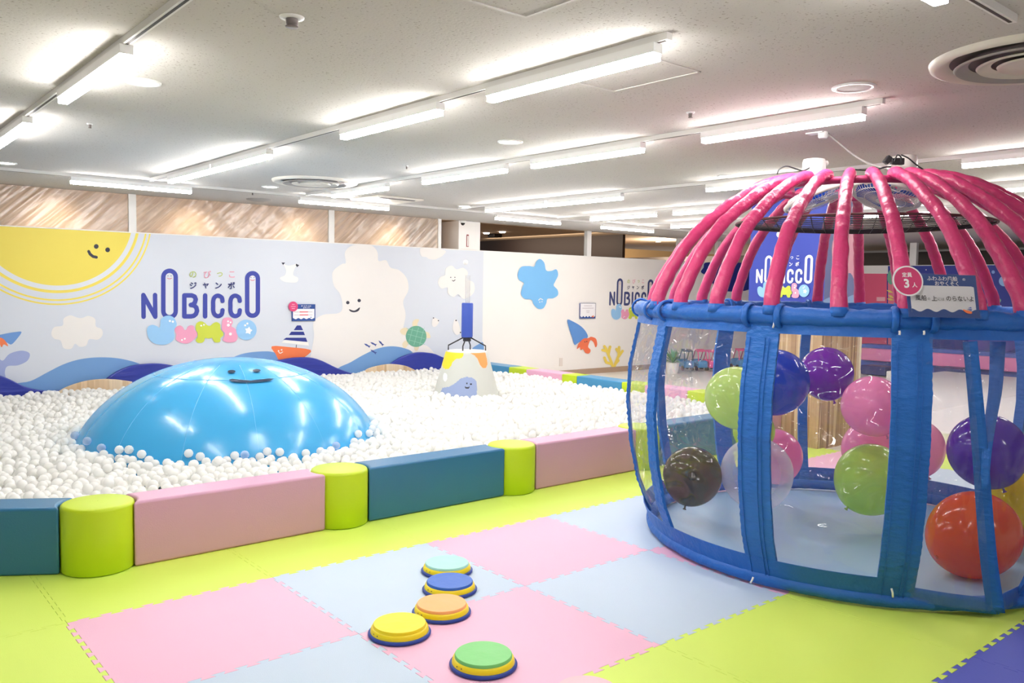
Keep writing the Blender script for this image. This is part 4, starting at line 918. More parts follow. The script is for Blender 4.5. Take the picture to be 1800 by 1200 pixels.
def strap(phi, w_, z0=0.03, z1=1.43, th=0.02, off=0.012, nz=70, rfun=None, nx=8):
    q = MB(); vs = []; fs = []
    for i in range(nz + 1):
        z = z0 + (z1 - z0) * i / nz; r = (rfun or (lambda z_: interp(WALLP, z_)))(z) + off
        wv = w_ * (1 + 0.035 * noise.noise(Vector((phi, z * 9, 0))))
        for sgn in (1, 0):
            for k in range(nx + 1):
                u = (k / nx - 0.5); rp = 0.006 * noise.noise(Vector((u * 6, z * 34, phi))) + 0.003 * math.sin(z * 150 + 5 * abs(u)) * (1 if abs(u) > 0.28 else 0.35)
                ph = phi + math.degrees(u * wv / r)
                p = TP(ph, r + (rp if sgn else -th), z); vs.append(p)
    st = 2 * (nx + 1)
    for i in range(nz):
        for k in range(nx):
            a = i * st + k; fs.append((a, a + st, a + st + 1, a + 1)); a2 = a + nx + 1; fs.append((a2, a2 + 1, a2 + st + 1, a2 + st))
        for (k, l) in ((0, nx + 1), (nx, 2 * nx + 1)):
            a, b2 = i * st + k, i * st + l; fs.append((a, b2, b2 + st, a + st) if k == 0 else (a, a + st, b2 + st, b2))
    fs.append(tuple(list(range(0, nx + 1)) + list(reversed(range(nx + 1, 2 * nx + 2))))); t_ = nz * st
    fs.append(tuple(list(reversed(range(t_, t_ + nx + 1))) + list(range(t_ + nx + 1, t_ + 2 * nx + 2))))
    q.add(vs, fs); return q
# floor sheet
q = MB(); q.lathe([(1.262, 0.0008), (1.262, 0.004), (0.001, 0.004)], (TC.x, TC.y, 0), 96, cap0=True, cap1=False); q.build('floor_sheet', mat('tent_floor_blue', (160, 196, 226), 0.35, bump=0.004, bscale=3.5), tent)
# base ring and its hem
cir = lambda r, z, n=120, a0=0, a1=360: [TP(a0 + (a1 - a0) * k / n, r, z) for k in range(n if a1 - a0 == 360 else n + 1)]
q = MB(); q.tube(cir(1.285, 0.047, 180), 0.038, 14, closed=True, wr=0.006, wf=22); q.build('base_ring', M_blue, tent, smooth=True)
def band(phi0, phi1, z0, z1, off=0.012, th=0.006, n=None, name='hem', rf=None, m_=None):
    n = n or max(6, int(abs(phi1 - phi0) / 2)); nz = 5; q = MB(); vs = []; fs = []
    for i in range(n + 1):
        ph = phi0 + (phi1 - phi0) * i / n
        for s_ in (1, 0):
            for k in range(nz + 1):
                z = z0 + (z1 - z0) * k / nz; r = interp(WALLP, z) + off + (0.003 * noise.noise(Vector((ph * 0.5, z * 30, 1))) if s_ else -th)
                vs.append(TP(ph, r, z))
    st = 2 * (nz + 1)
    for i in range(n):
        for k in range(nz):
            a = i * st + k; fs.append((a, a + st, a + st + 1, a + 1)); a += nz + 1; fs.append((a, a + 1, a + st + 1, a + st))
        for k, l in ((0, nz + 1), (nz, 2 * nz + 1)):
            a, b2 = i * st + k, i * st + l; fs.append((a, b2, b2 + st, a + st) if k == 0 else (a, a + st, b2 + st, b2))
    q.add(vs, fs); return q.build(name, m_ or M_blue, tent, smooth=True, auto=1.0)
PS = sorted(POSTS)
gaps = []
for i in range(len(PS)):
    a, wa = PS[i]; c_, wb = PS[(i + 1) % len(PS)]; c2 = c_ if c_ > a else c_ + 360; gaps.append((a, c2, wa, wb))
DOOR = None
for a, c2, wa, wb in gaps:
    a_ = a + math.degrees(wa * 0.42 / 1.42); c_ = c2 - math.degrees(wb * 0.42 / 1.42)
    band(a, c2, 1.385, 1.44, 0.012, name='window_header')
    if a == 9.8: DOOR = (a, c2); continue
    band(a, c2, 0.04, 0.175, 0.014, name='window_hem')
    n, nz = 28, 30; q = MB(); vs = []; fs = []
    for i in range(n + 1):
        for k in range(nz + 1):
            u = i / n; z = 0.10 + (1.41 - 0.10) * k / nz; ph = a_ + (c_ - a_) * u; r = interp(WALLP, z)
            # the sheet spans flat between posts, slightly blown outwards
            half = math.radians((c_ - a_) / 2); chord = r * math.cos(half) / math.cos(math.radians(ph - (a_ + c_) / 2)); rr = lerp(chord, r, 0.55)
            rr += 0.006 * noise.noise(Vector((ph * 0.11, z * 2.2, 4))) + 0.0022 * noise.noise(Vector((ph * 0.6, z * 9, 7)))
            vs.append(TP(ph, rr, z))
    for i in range(n):
        for k in range(nz): b0 = i * (nz + 1) + k; fs.append((b0, b0 + nz + 1, b0 + nz + 2, b0 + 1))
    q.add(vs, fs); q.build('window', M_vinyl, tent, smooth=True)
for ph, w_ in POSTS:
    po = strap(ph, w_).build('post_sleeve', M_blue2, tent, smooth=True, auto=1.0)
    if ph in (-19, 9.8):                                   # stitched seams and zip flaps
        for dd in (-0.36, 0.12, 0.24):
            q = MB(); q.tube([TP(ph + math.degrees(dd * w_ / 1.43), interp(WALLP, z) + 0.017, z) for z in [0.06 + 1.3 * k / 40 for k in range(41)]], 0.0022, 6); q.build('seam', M_blue, po, smooth=True)
# top ring: padded tube with straps round it
q = MB(); q.tube(cir(1.395, 1.475, 200), 0.047, 18, closed=True, wr=0.010, wf=22); q.build('top_ring', M_blue, tent, smooth=True)
for ph in (-57, -49, -22.5, -15.5, 6.5, 13.5, 38, 43, -80, -136, -164, 160, 132):
    q = MB(); q.tube([TP(ph, 1.40 + 0.058 * math.cos(t), 1.475 + 0.058 * math.sin(t)) for t in [2 * PI * k / 20 for k in range(20)]], 0.008, 8, closed=True, up=(math.cos(TH0 + math.radians(ph + 90)), math.sin(TH0 + math.radians(ph + 90)), 0), flatn=2.2)
    q.build('tie_strap', M_blue, tent, smooth=True)
for (x, y, dx, dy, L_) in ((1361, 566, -3, 12, .03), (1324, 1014, -4, 8, .035), (1363, 1020, 4, -9, .04), (1567, 1034, 2, 12, .045), (1581, 581, 0, 8, .02), (1624, 581, 0, 8, .02)):
    best = 4.05 if y > 900 else 4.12
    ph = None
    p = atD(x, y, depth(TP(-18 if x < 1400 else 10, 1.30 if y > 900 else 1.43, 0.1 if y > 900 else 1.4)) - 0.035); p2 = p + (-UPV * dy + RGT * dx).normalized() * L_
    q = MB(); q.tube([p, (p + p2) / 2 + RGT * 0.002, p2], 0.005, 8); q.build('zip_pull', WHITEWALL, tent, smooth=True)
# loose double door hanging open between two posts
top0 = TP(20.5, 1.415, 1.36); bot = onZ(1751, 1078, 0.035); rid = []
dt, db = depth(top0), depth(bot)
ridpx = [(1705, 600), (1713, 680), (1720, 760), (1727, 850), (1733, 930), (1740, 1000), (1751, 1076)]
for x, y in ridpx:
    t = (y - 600) / 476; rid.append(atD(x, y, lerp(dt, db, t) - 0.03 * math.sin(PI * t)))
rid = [Vector(p) for p in spline([tuple(p) for p in rid], False, 5)]
def ribbon(pts, w0, w1, m_, name, par=tent, nrm=None, th=0.004):
    q = MB(); vs = []; fs = []; L_ = len(pts)
    for i, p in enumerate(pts):
        t = (pts[min(i + 1, L_ - 1)] - pts[max(i - 1, 0)]).normalized(); v = Vector((p.x - EYE.x, p.y - EYE.y, 0)).normalized() if nrm is None else nrm
        s_ = t.cross(v).normalized(); w_ = lerp(w0, w1, i / (L_ - 1)) / 2; nn_ = s_.cross(t).normalized() * th
        for a in (-1, -0.33, 0.33, 1): vs.append(p + s_ * w_ * a + nn_ * (1 if abs(a) < 0.5 else 0.4))
        for a in (1, 0.33, -0.33, -1): vs.append(p + s_ * w_ * a - nn_)
    for i in range(L_ - 1):
        for k in range(8): fs.append((i * 8 + k, i * 8 + (k + 1) % 8, (i + 1) * 8 + (k + 1) % 8, (i + 1) * 8 + k))
    fs.append(tuple(reversed(range(8)))); fs.append(tuple(range((L_ - 1) * 8, L_ * 8)))
    q.add(vs, fs); return q.build(name, m_, par, smooth=True)
ribbon(rid, 0.062, 0.078, M_blue2, 'door_edge_strap')
sb = [atD(x, y, d_) for x, y, d_ in ((1754, 600, dt + .16), (1750, 680, dt + .12), (1741, 740, dt + .06), (1734, 800, dt - .005), (1732, 860, dt - .02))]
ribbon([Vector(p) for p in spline([tuple(p) for p in sb], False, 5)], 0.07, 0.03, M_blue2, 'door_edge_strap')
def sheet(A, B_, m_, name, bulge, n=20):
    q = MB(); vs = []; fs = []; L_ = len(A)
    for i in range(L_):
        for k in range(n + 1):
            u = k / n; p = A[i].lerp(B_[i], u); o_ = Vector((p.x - TC.x, p.y - TC.y, 0)).normalized()
            vs.append(p + o_ * (bulge * math.sin(PI * u) + 0.006 * noise.noise(Vector((u * 9, i * 0.07, 2)))))
    for i in range(L_ - 1):
        for k in range(n): a = i * (n + 1) + k; fs.append((a, a + n + 1, a + n + 2, a + 1))
    q.add(vs, fs); return q.build(name, m_, tent, smooth=True)
NR = len(rid)
pa = [TP(11.2, interp(WALLP, z) + 0.004, z) for z in [lerp(1.40, 0.06, i / (NR - 1)) for i in range(NR)]]
pb = [TP(39, interp(WALLP, z) + 0.004, z) for z in [lerp(1.40, 0.06, i / (NR - 1)) for i in range(NR)]]
M_vd = mat_film('draped_vinyl_door', (254, 254, 255), 0.1, 0.045, 3.0, (3.0, 3.0, 0.6), 0.14, (240, 244, 250), 0.03, fac=0.25, base=0.035)
sheet(pa, rid, M_vd, 'door_window', 0.02); sheet(rid, pb, M_vd, 'door_window', 0.02)
hp = [Vector(TP(10, 1.285, 0.085)), Vector(TP(14, 1.33, 0.078)).lerp(atD(1680, 1056, lerp(depth(TP(10, 1.3, .08)), db, 0.5)), 0.6), atD(1700, 1060, lerp(depth(TP(10, 1.3, .08)), db, 0.65)), bot + Vector((0, 0, 0.035))]
ribbon([Vector(p) for p in spline([tuple(p) for p in hp], False, 6)], 0.09, 0.075, M_blue, 'door_hem')
ribbon([bot + Vector((0, 0, 0.035)), (bot + TP(33, 1.33, 0.09)) / 2 + Vector((0, 0, 0.01)), TP(39, 1.30, 0.09)], 0.075, 0.08, M_blue, 'door_hem')
# pink padded ribs
RIB = spline([(1.405, 1.50), (1.375, 1.60), (1.235, 1.82), (1.095, 1.98), (0.905, 2.125), (0.71, 2.24), (0.575, 2.289), (0.515, 2.295)], False, 9)
FR = [-54, -43, -31, -17.5, -3.8, 8.8, 22, 31.5, 44, 57, 70, 83, 97, 111, 125, 140, 154, 168, 180, -167, -153, -139, -125, -111, -97.5]
for i, ph in enumerate(FR):
    pts = []; rr = []
    for k, (r, z) in enumerate(RIB):
        t = max(0, min(1, (z - 1.5) / 0.79)); c_ = TC.lerp(HUB, t); pts.append(TP(ph, r + 0.006 * noise.noise(Vector((ph, z * 3, 1))), z, c_)); rr.append(lerp(0.0415, 0.034, t))
    dense = []; dr = []
    for k in range(len(pts) - 1):
        dense += [pts[k], pts[k].lerp(pts[k + 1], 0.5)]; dr += [rr[k], (rr[k] + rr[k + 1]) / 2]
    dense.append(pts[-1]); dr.append(rr[-1])
    q = MB(); q.tube(dense, dr, 16, up=(math.cos(TH0 + math.radians(ph)), math.sin(TH0 + math.radians(ph)), 0), wr=0.005, wf=16); q.build('rib', M_pinkr, tent, smooth=True)
    q = MB(); q.tube([TP(ph, 1.402, 1.485), TP(ph, 1.402, 1.53)], [0.05, 0.044], 14); q.build('rib_cuff', M_blue, tent, smooth=True)
hubp = [TP(ph, 0.52, 2.262, HUB) for ph in [360 * k / 72 for k in range(72)]]
q = MB(); q.tube(hubp, 0.022, 12, closed=True); q.build('hub_ring', M_magr, tent, smooth=True)

# black net slung under the fans
NC = Vector((HUB.x * 0.4 + TC.x * 0.6, HUB.y * 0.4 + TC.y * 0.6)); NR_ = 0.77; NZ = 2.02
net = empty('net', (NC.x, NC.y, NZ)); tag(net, 'black net stretched flat across the inside of the tent top under the fans', 'net')
M_net = mat('black_net_cord', (36, 26, 28), 0.7)
q = MB(); sp = 0.07; kx = int(NR_ / sp)
sag = lambda x, y: NZ - 0.02 + 0.04 * ((x * x + y * y) / NR_ ** 2) + 0.006 * noise.noise(Vector((x * 4, y * 4, 0)))
for ax in (0, 1):
    for k in range(-kx, kx + 1):
        c_ = k * sp; h_ = math.sqrt(max(0, NR_ ** 2 - c_ * c_)); ns = max(3, int(h_ * 2 / 0.12)); pts = []
        for i in range(ns + 1):
            t = -h_ + 2 * h_ * i / ns; x, y = (c_, t) if ax == 0 else (t, c_); x += 0.008 * noise.noise(Vector((x * 6, y * 6, ax)))
            ang = 0.5; X, Y = x * math.cos(ang) - y * math.sin(ang), x * math.sin(ang) + y * math.cos(ang)
            pts.append((NC.x + X, NC.y + Y, sag(X, Y)))
        q.tube(pts, 0.0029, 4, cap=False)
q.build('mesh', M_net, net)
q = MB(); q.tube([(NC.x + NR_ * math.cos(2 * PI * k / 80), NC.y + NR_ * math.sin(2 * PI * k / 80), sag(NR_, 0)) for k in range(80)], 0.008, 8, closed=True); q.build('edge_cord', mat('net_edge', (96, 52, 56), 0.6), net, smooth=True)

# fans hung face-down in the hub
M_fanw = mat('fan_white', (226, 220, 214), 0.4); M_fanb = mat_balloon('fan_blade_blue', (40, 84, 190), 0.9)
def fan(cpx, cpy, dep, rpx, roll, lb, mpx, mpy, mirror=1):
    c_ = atD(cpx, cpy, dep); R_ = rpx / FPX * dep
    Rt = Vector((RGT.x, RGT.y, 0)).normalized(); Fw = Vector((FWD.x, FWD.y, 0)).normalized(); a = math.radians(roll)
    X = (Rt * math.cos(a) + Vector((0, 0, 1)) * math.sin(a)).normalized(); Y = (Fw * math.cos(0.2) - Vector((0, 0, 1)) * math.sin(0.2)); Y = (Y - X * Y.dot(X)).normalized(); Z = X.cross(Y).normalized()
    if Z.z < 0: Z = -Z
    e = empty('electric_fan', c_); tag(e, lb, 'fan')
    q = MB(); q.tube([c_ + X * (R_ * math.cos(t)) + Y * (R_ * math.sin(t)) for t in [2 * PI * k / 60 for k in range(60)]], 0.011, 8, closed=True, up=Z, flatn=1.6); gr = q.build('guard_rim', M_fanw, e, smooth=True)
    q = MB(); nw = 56
    for k in range(nw):
        t = 2 * PI * k / nw; d_ = X * math.cos(t) + Y * math.sin(t)
        for s_, hgt in ((-1, 0.035), (1, 0.05)):
            q.tube([c_ + d_ * (R_ * 0.98), c_ + d_ * (R_ * 0.86) + Z * (s_ * hgt * 0.8), c_ + d_ * (R_ * 0.25) + Z * (s_ * hgt * 1.1)], 0.0016, 4, cap=False)
    for s_ in (-1, 1):
        for f_ in (0.86, 0.6): q.tube([c_ + X * (R_ * f_ * math.cos(t)) + Y * (R_ * f_ * math.sin(t)) + Z * (s_ * 0.035) for t in [2 * PI * k / 40 for k in range(40)]], 0.002, 4, closed=True)
        q.lathe([(R_ * 0.26, s_ * 0.045), (0.001, s_ * 0.05)], c_, 24, cap0=False, cap1=False, axes=(X, Y, Z))
    q.build('guard', M_fanw, e)
    for k in range(5):
        t0 = 2 * PI * k / 5; q = MB(); vs = []; fs = []
        for i in range(7):
            rr = R_ * (0.16 + 0.74 * i / 6)
            for j in range(5):
                tt = t0 + (j / 4 - 0.5) * 0.95 + 0.25 * i / 6; vs.append(c_ + X * (rr * math.cos(tt)) + Y * (rr * math.sin(tt)) + Z * (0.03 * (j / 4 - 0.5)))
        for i in range(6):
            for j in range(4): fs.append((i * 5 + j, (i + 1) * 5 + j, (i + 1) * 5 + j + 1, i * 5 + j + 1))
        q.add(vs, fs); q.build('blade', M_fanb, e, smooth=True)
    q = MB(); q.lathe([(R_ * 0.17, -0.02), (R_ * 0.17, 0.02)], c_, 24, axes=(X, Y, Z)); q.build('blade_hub', M_fanb, e, smooth=True, auto=0.8)
    mc = atD(mpx, mpy, dep); ax = (mc - c_).normalized(); L_ = (mc - c_).length
    q = MB(); q.tube([c_ + Z * 0.04, c_ + (mc - c_) * 0.6], 0.03, 12); q.build('neck', M_fanw, e, smooth=True)
    XX = Vector((1, 0, 0)); q = MB(); q.lathe([(0.06, -0.06), (0.072, -0.03), (0.072, 0.025), (0.066, 0.042), (0.03, 0.048)], mc, 28); mo = q.build('motor_housing', M_fanw, e, smooth=True, auto=0.8)
    kb = mc + Vector((RGT.x, RGT.y, 0)) * 0.075 * mirror + Vector((0, 0, 0.02)); q = MB(); q.ball(kb, 0.018, 12, 8); q.build('knob', M_fanw, mo, smooth=True)
    return e
fan(1438, 347, 5.35, 58, 19, 'left of two electric fans mounted face-down in the tent top', 1431, 292)
fan(1558, 343, 5.30, 57, -19, 'right of two electric fans in the tent top, next to the black plug', 1591, 286, -1)
# cables and power strip on the hub
M_cab = mat('black_cable', (36, 34, 38), 0.4)
ps = empty('power_strip', atD(1590, 294, 5.0)); tag(ps, 'white power strip with black plugs on the tent hub', 'power strip')
c_ = atD(1583, 291, 4.98); q = MB(); X = Vector((RGT.x, RGT.y, 0)).normalized(); Y = Vector((FWD.x, FWD.y, 0)).normalized()
def obox(q, c_, hx, hy, hz, roll=0.0, mi=None):
    a = math.radians(roll); Xr = X * math.cos(a) + Vector((0, 0, 1)) * math.sin(a); Zr = Y.cross(Xr) * -1 if False else Vector((0, 0, 1)) * math.cos(a) - X * math.sin(a)
    vs = [c_ + Xr * sx * hx + Y * sy * hy + Zr * sz * hz for sz in (-1, 1) for sx, sy in ((-1, -1), (1, -1), (1, 1), (-1, 1))]
    q.add(vs, [(0, 3, 2, 1), (4, 5, 6, 7), (0, 1, 5, 4), (1, 2, 6, 5), (2, 3, 7, 6), (3, 0, 4, 7)], mi)
obox(q, atD(1581, 296, 4.97), 0.066, 0.022, 0.013, -6); q.build('strip_body', M_fanw, ps, bevel=0.004)
for (x, y, hx, hz, ro) in ((1573, 284, 0.026, 0.020, 5), (1560, 281, 0.016, 0.024, -35), (1584, 284, 0.014, 0.020, 0)):
    q = MB(); obox(q, atD(x, y, 4.97), hx, 0.018, hz, ro); q.build('plug', M_cab, ps, bevel=0.005)
def cable(pxs, dep, lb, r=0.0045, m_=None):
    pts = [Vector(p) for p in spline([tuple(atD(x, y, d_)) for (x, y), d_ in zip(pxs, dep if isinstance(dep, list) else [dep] * len(pxs))], False, 6)]
    q = MB(); q.tube(pts, r, 8); return tag(q.build('power_cable', m_ or M_cab, smooth=True), lb, 'cable')
cable([(1366, 306), (1370, 297), (1383, 292), (1400, 297), (1411, 300), (1421, 296), (1428, 292), (1427, 300)], 5.3, 'black cable looping over the tent hub to the left fan')
cable([(1572, 284), (1577, 273), (1583, 275), (1586, 284)], 4.95, 'short black cable loop above the power strip')
cable([(1584, 272), (1597, 278), (1610, 289), (1625, 299), (1640, 305)], 5.0, 'black cable running from the plugs down the right of the hub')
cable([(1500, 298), (1520, 299), (1540, 298), (1555, 294), (1566, 293)], 4.95, 'black cable lying along the hub ring between the two fans')
M_gc = mat('grey_cable', (150, 142, 140), 0.5)
rose = onZ(1447, 232, CEIL); dr = depth(rose)
e = empty('ceiling_socket', rose); tag(e, 'white ceiling socket that feeds the cable of the tent fans', 'socket')
q = MB(); q.lathe([(0.032, 0.0), (0.032, -0.03), (0.026, -0.042), (0.001, -0.042)], rose, 24, cap0=False, cap1=False); q.build('socket_body', M_whitemetal, e, smooth=True, auto=0.8)
q = MB(); q.box(rose.x - 0.05, rose.x + 0.02, rose.y - 0.02, rose.y + 0.1, CEIL - 0.008, CEIL - 0.0005); q.build('socket_plate', M_whitemetal, e)
cable([(1453, 233), (1470, 247), (1495, 268), (1520, 284), (1545, 293), (1562, 296)], [dr, dr * 0.9 + 5 * .1, lerp(dr, 5, .3), lerp(dr, 5, .55), lerp(dr, 5, .8), 5.0], 'grey cable sagging from the ceiling socket to the tent hub', 0.006, M_gc)

# ================================================================ RULE SIGNS
def card(o_, ux, uy, th, nrm, name, label, painter, mats=None):
    """a thin board with origin o_ (bottom left) and edge vectors ux, uy; painter draws in a 0..1 frame"""
    mats = mats or [M_white]; q = MB(); back = nrm * th
    P = [o_, o_ + ux, o_ + ux + uy, o_ + uy]; q.add([p for p in P] + [p - back for p in P], [(0, 1, 2, 3), (7, 6, 5, 4), (0, 4, 5, 1), (1, 5, 6, 2), (2, 6, 7, 3), (3, 7, 4, 0)], 0)
    M = Mural(q, lambda x, y, lift: o_ + ux * x + uy * y + nrm * (lift + 0.0003), mats, 0.0005); painter(M); return q, mats
SN = flat(34, 74, 146); SP = flat(212, 66, 118); SW = flat(244, 242, 244); ST = flat(66, 58, 62)
def wave(M, base, amp, n, x0, x1, m_, y0=0.0):
    M.poly([(x0, y0), (x1, y0)] + [(x1 + (x0 - x1) * k / 48, base + amp * math.cos(2 * PI * n * k / 48)) for k in range(49)], m_)
def big(M):
    M.poly([(0, 0), (1, 0), (1, 1), (0, 1)], SN); M.poly([(0.045, 0.10), (0.955, 0.10), (0.955, 0.715), (0.92, 0.735), (0.08, 0.735), (0.045, 0.715)], SW)
    asp = 1.6
    wave(M, 0.155, 0.035, 4.0, 0.045, 0.955, SN, 0.09)
    S = lambda body, cx, cy, sz, m_, bo, sx: M.text(body, cx, cy, sz, m_, bo, sx / asp, 1)
    S('ふわふわ風船', 0.52, 0.905, 0.115, SW, 0.015, 1.0); S('の', 0.825, 0.895, 0.07, SW, 0.02, 1.0); S('おやくそく', 0.575, 0.79, 0.115, SW, 0.015, 1.0)
    S('風船', 0.19, 0.44, 0.135, ST, 0.012, 0.95); S('の', 0.30, 0.42, 0.07, ST, 0.0, 1.0); S('上', 0.375, 0.435, 0.13, ST, 0.01, 1.0); S('には', 0.47, 0.42, 0.08, ST, 0.0, 1.0); S('のらないよ', 0.735, 0.44, 0.135, ST, 0.012, 0.95)
    M.blob([(0.76, 0.19), (0.80, 0.175), (0.88, 0.14), (0.875, 0.095), (0.82, 0.10), (0.775, 0.145)], OR, 3)
    M.poly([(0.815, 0.20), (0.88, 0.16), (0.885, 0.20)], flat(90, 110, 180)); M.poly([(0.83, 0.225), (0.885, 0.215), (0.875, 0.25)], flat(90, 110, 180))
bd = depth(TP(14, 1.45, 1.5)) - 0.05
bl, br, tl = atD(1598, 556, bd - 0.015), atD(1723, 559, bd - 0.015), atD(1588, 481, bd + 0.005)
ux, uy = br - bl, tl - bl; uy = uy + RGT * 0.006; nrm = ux.cross(uy).normalized(); nrm = nrm if nrm.dot(FWD) < 0 else -nrm
sg = empty('rule_sign', bl); tag(sg, 'navy and white Japanese rule sign with a round pink badge hanging on the tent ring', 'sign')
q, mm = card(bl, ux, uy, 0.003, nrm, '', '', big, [SN]); q.build('board', mm, sg)
q = MB(); o2 = bl - ux * 0.015 - uy * 0.02; q.add([o2 + nrm * 0.006, o2 + ux * 1.03 + nrm * 0.006, o2 + ux * 1.03 + uy * 1.04 + nrm * 0.006, o2 + uy * 1.04 + nrm * 0.006], [(0, 1, 2, 3)])
q.build('clear_sleeve', mat_film('clear_sleeve', (252, 252, 253), 0.1, 0.08, 4, bdist=0.004, bodyw=0.03, fac=0.3), sg)
bc_ = atD(1596, 493.5, bd - 0.035); Xb = RGT; Yb = (UPV - RGT * 0.10).normalized(); Rb = 25.5 / FPX * bd
q = MB(); mm = [SW]; M = Mural(q, lambda x, y, lift: bc_ + Xb * (x * Rb) + Yb * (y * Rb) - FWD * lift, mm, 0.0005)
q.lathe([(Rb * 1.04, -0.003), (Rb * 1.04, 0.0)], bc_, 48, axes=(Xb, Yb, -FWD)); M.disc(0, 0, 0.94, SP, n=48)
M.text('定員', -0.03, 0.42, 0.34, SW, 0.02, 1.0, 1); M.text('3', -0.12, -0.17, 0.82, SW, 0.035, 1.0, 1); M.text('人', 0.42, -0.28, 0.36, SW, 0.02, 1.0, 1); q.build('badge', mm, sg)

def wallsign(px0, py0, px1, py1, painter, lb, th=0.006, badge=None, mats0=None):
    a = onY(px0, py1, WY); c_ = onY(px1, py0, WY); w_, h_ = c_.x - a.x, c_.z - a.z
    o_ = Vector((a.x, WY - 0.022, a.z)); e = empty('rule_sign', o_); tag(e, lb, 'sign')
    q, mm = card(o_, Vector((w_, 0, 0)), Vector((0, 0, h_)), 0.012, Vector((0, -1, 0)), '', '', painter, mats0 or [SN]); q.build('board', mm, e)
    if badge:
        bx_, by_, r_ = badge; p = onY(bx_, by_, WY - 0.03); q = MB(); mm = [SP]; R_ = r_ / FPX * depth(p) * 1.1
        ax = (Vector((1, 0, 0)), Vector((0, 0, 1)), Vector((0, -1, 0))); q.lathe([(R_, -0.004), (R_, 0.0)], p, 32, axes=ax)
        M = Mural(q, lambda x, y, lift: p + Vector((x * R_, -lift, y * R_)), mm, 0.0006)
        for yy, ww in ((0.42, 0.5), (0.0, 0.9), (-0.4, 0.6)): M.stroke([(-ww / 2, yy), (ww / 2, yy)], 0.13, flat(240, 170, 190))
        q.build('badge', mm, e)
def small1(M):
    M.poly([(0, 0), (1, 0), (1, 1), (0, 1)], SN); M.poly([(0.04, 0.08), (0.96, 0.08), (0.96, 0.72), (0.04, 0.72)], SW); wave(M, 0.14, 0.035, 4, 0.04, 0.96, SN, 0.07)
    M.text('ボールプールの', 0.6, 0.90, 0.10, SW, 0.02, 0.62, 1); M.text('おやくそく', 0.62, 0.79, 0.10, SW, 0.02, 0.62, 1)
    for y in (0.54, 0.36):
        M.stroke([(0.1, y), (0.3, y)], 0.03, flat(200, 190, 196)); M.stroke([(0.34, y), (0.66, y)], 0.06, flat(226, 110, 120)); M.stroke([(0.7, y), (0.86, y)], 0.03, flat(200, 190, 196))
    M.poly([(0.76, 0.16), (0.84, 0.2), (0.8, 0.26)], flat(90, 110, 180))
def small2(M):
    M.poly([(0, 0), (1, 0), (1, 1), (0, 1)], flat(120, 118, 140)); M.poly([(0.03, 0.03), (0.97, 0.03), (0.97, 0.97), (0.03, 0.97)], SW)
    wave(M, 0.13, 0.04, 5, 0.03, 0.97, SN, 0.03); M.poly([(0.72, 0.10), (0.9, 0.08), (0.86, 0.22)], OR)
    for y, a, c_ in ((0.83, 0.25, 0.75), (0.68, 0.15, 0.85), (0.5, 0.4, 0.6), (0.4, 0.42, 0.58)): M.stroke([(a, y), (c_, y)], 0.02, flat(170, 150, 160))
wallsign(512, 534.5, 553, 564, small1, 'small navy and white rule sign on the mural above the painted boat', badge=(515.5, 538.5, 8))
wallsign(1017.5, 532.5, 1046, 560, small2, 'small white rule sign on the white wall between starfish and hermit crab')
p = onY(986, 636, WY - 0.006); q = MB(); q.box(p.x - 0.04, p.x + 0.04, WY - 0.012, WY - 0.001, p.z - 0.075, p.z + 0.075); tag(q.build('wall_outlet', mat('outlet_cream', (226, 216, 208), 0.5), bevel=0.003), 'cream outlet plate low on the white wall', 'outlet')

# ================================================================ BALLOONS
BAL = [('lime', (1532, 842), 5.62, 62, (206, 240, 124), 0.8, 'lime balloon on the tent floor left of the wide right-hand strap', (-1, -1)),
       ('orange', (1712, 939), 4.72, 74, (246, 104, 30), 0.82, 'orange balloon, largest-looking one, behind the loose door of the tent', (-1, -0.45)),
       ('violet', (1735, 792), 5.05, 64, (96, 34, 186), 0.93, 'violet balloon lying on top of the orange and yellow balloons', (0.3, -1)),
       ('yellow', (1795, 884), 5.35, 66, (244, 222, 20), 0.85, 'yellow balloon at the right edge behind the orange one', (1, -1)),
       ('olive', (1217, 836), 5.62, 51, (104, 92, 72), 0.6, 'dark see-through olive balloon near the left of the tent', (-0.3, -1)),
       ('clear', (1330, 831), 5.55, 62, (240, 236, 244), 0.16, 'clear colourless balloon half behind the first wide strap', (0.2, -1)),
       ('pink', (1362, 801), 6.25, 47, (255, 160, 214), 0.85, 'pink balloon just behind the clear balloon', (0.2, -1)),
       ('pale green', (1294, 698), 5.5, 54, (220, 246, 150), 0.85, 'pale green balloon floating at the upper left of the tent', (0.3, -1)),
       ('small green', (1325, 757), 5.95, 36, (206, 232, 110), 0.85, 'small pale green balloon mostly hidden by the first wide strap', (0, -1)),
       ('blue', (1364, 671), 5.75, 57, (16, 70, 206), 0.95, 'deep blue balloon floating beside the purple one', (-0.4, -1)),
       ('purple', (1452, 656), 6.15, 46, (134, 36, 190), 0.92, 'purple balloon floating in front of the wood-strip column', (0.2, -1)),
       ('upper pink', (1533, 713), 5.55, 52, (255, 166, 216), 0.88, 'pink balloon floating above the lime one', (0.4, -1)),
       ('middle pink', (1535, 790), 5.98, 53, (255, 168, 214), 0.85, 'pink balloon squeezed between the upper pink and the lime balloon', (-0.4, -1)),
       ('far pink', (1606, 786), 6.27, 51, (255, 176, 214), 0.85, 'pink balloon peeking out right of the wide right-hand strap', (0.4, -1))]
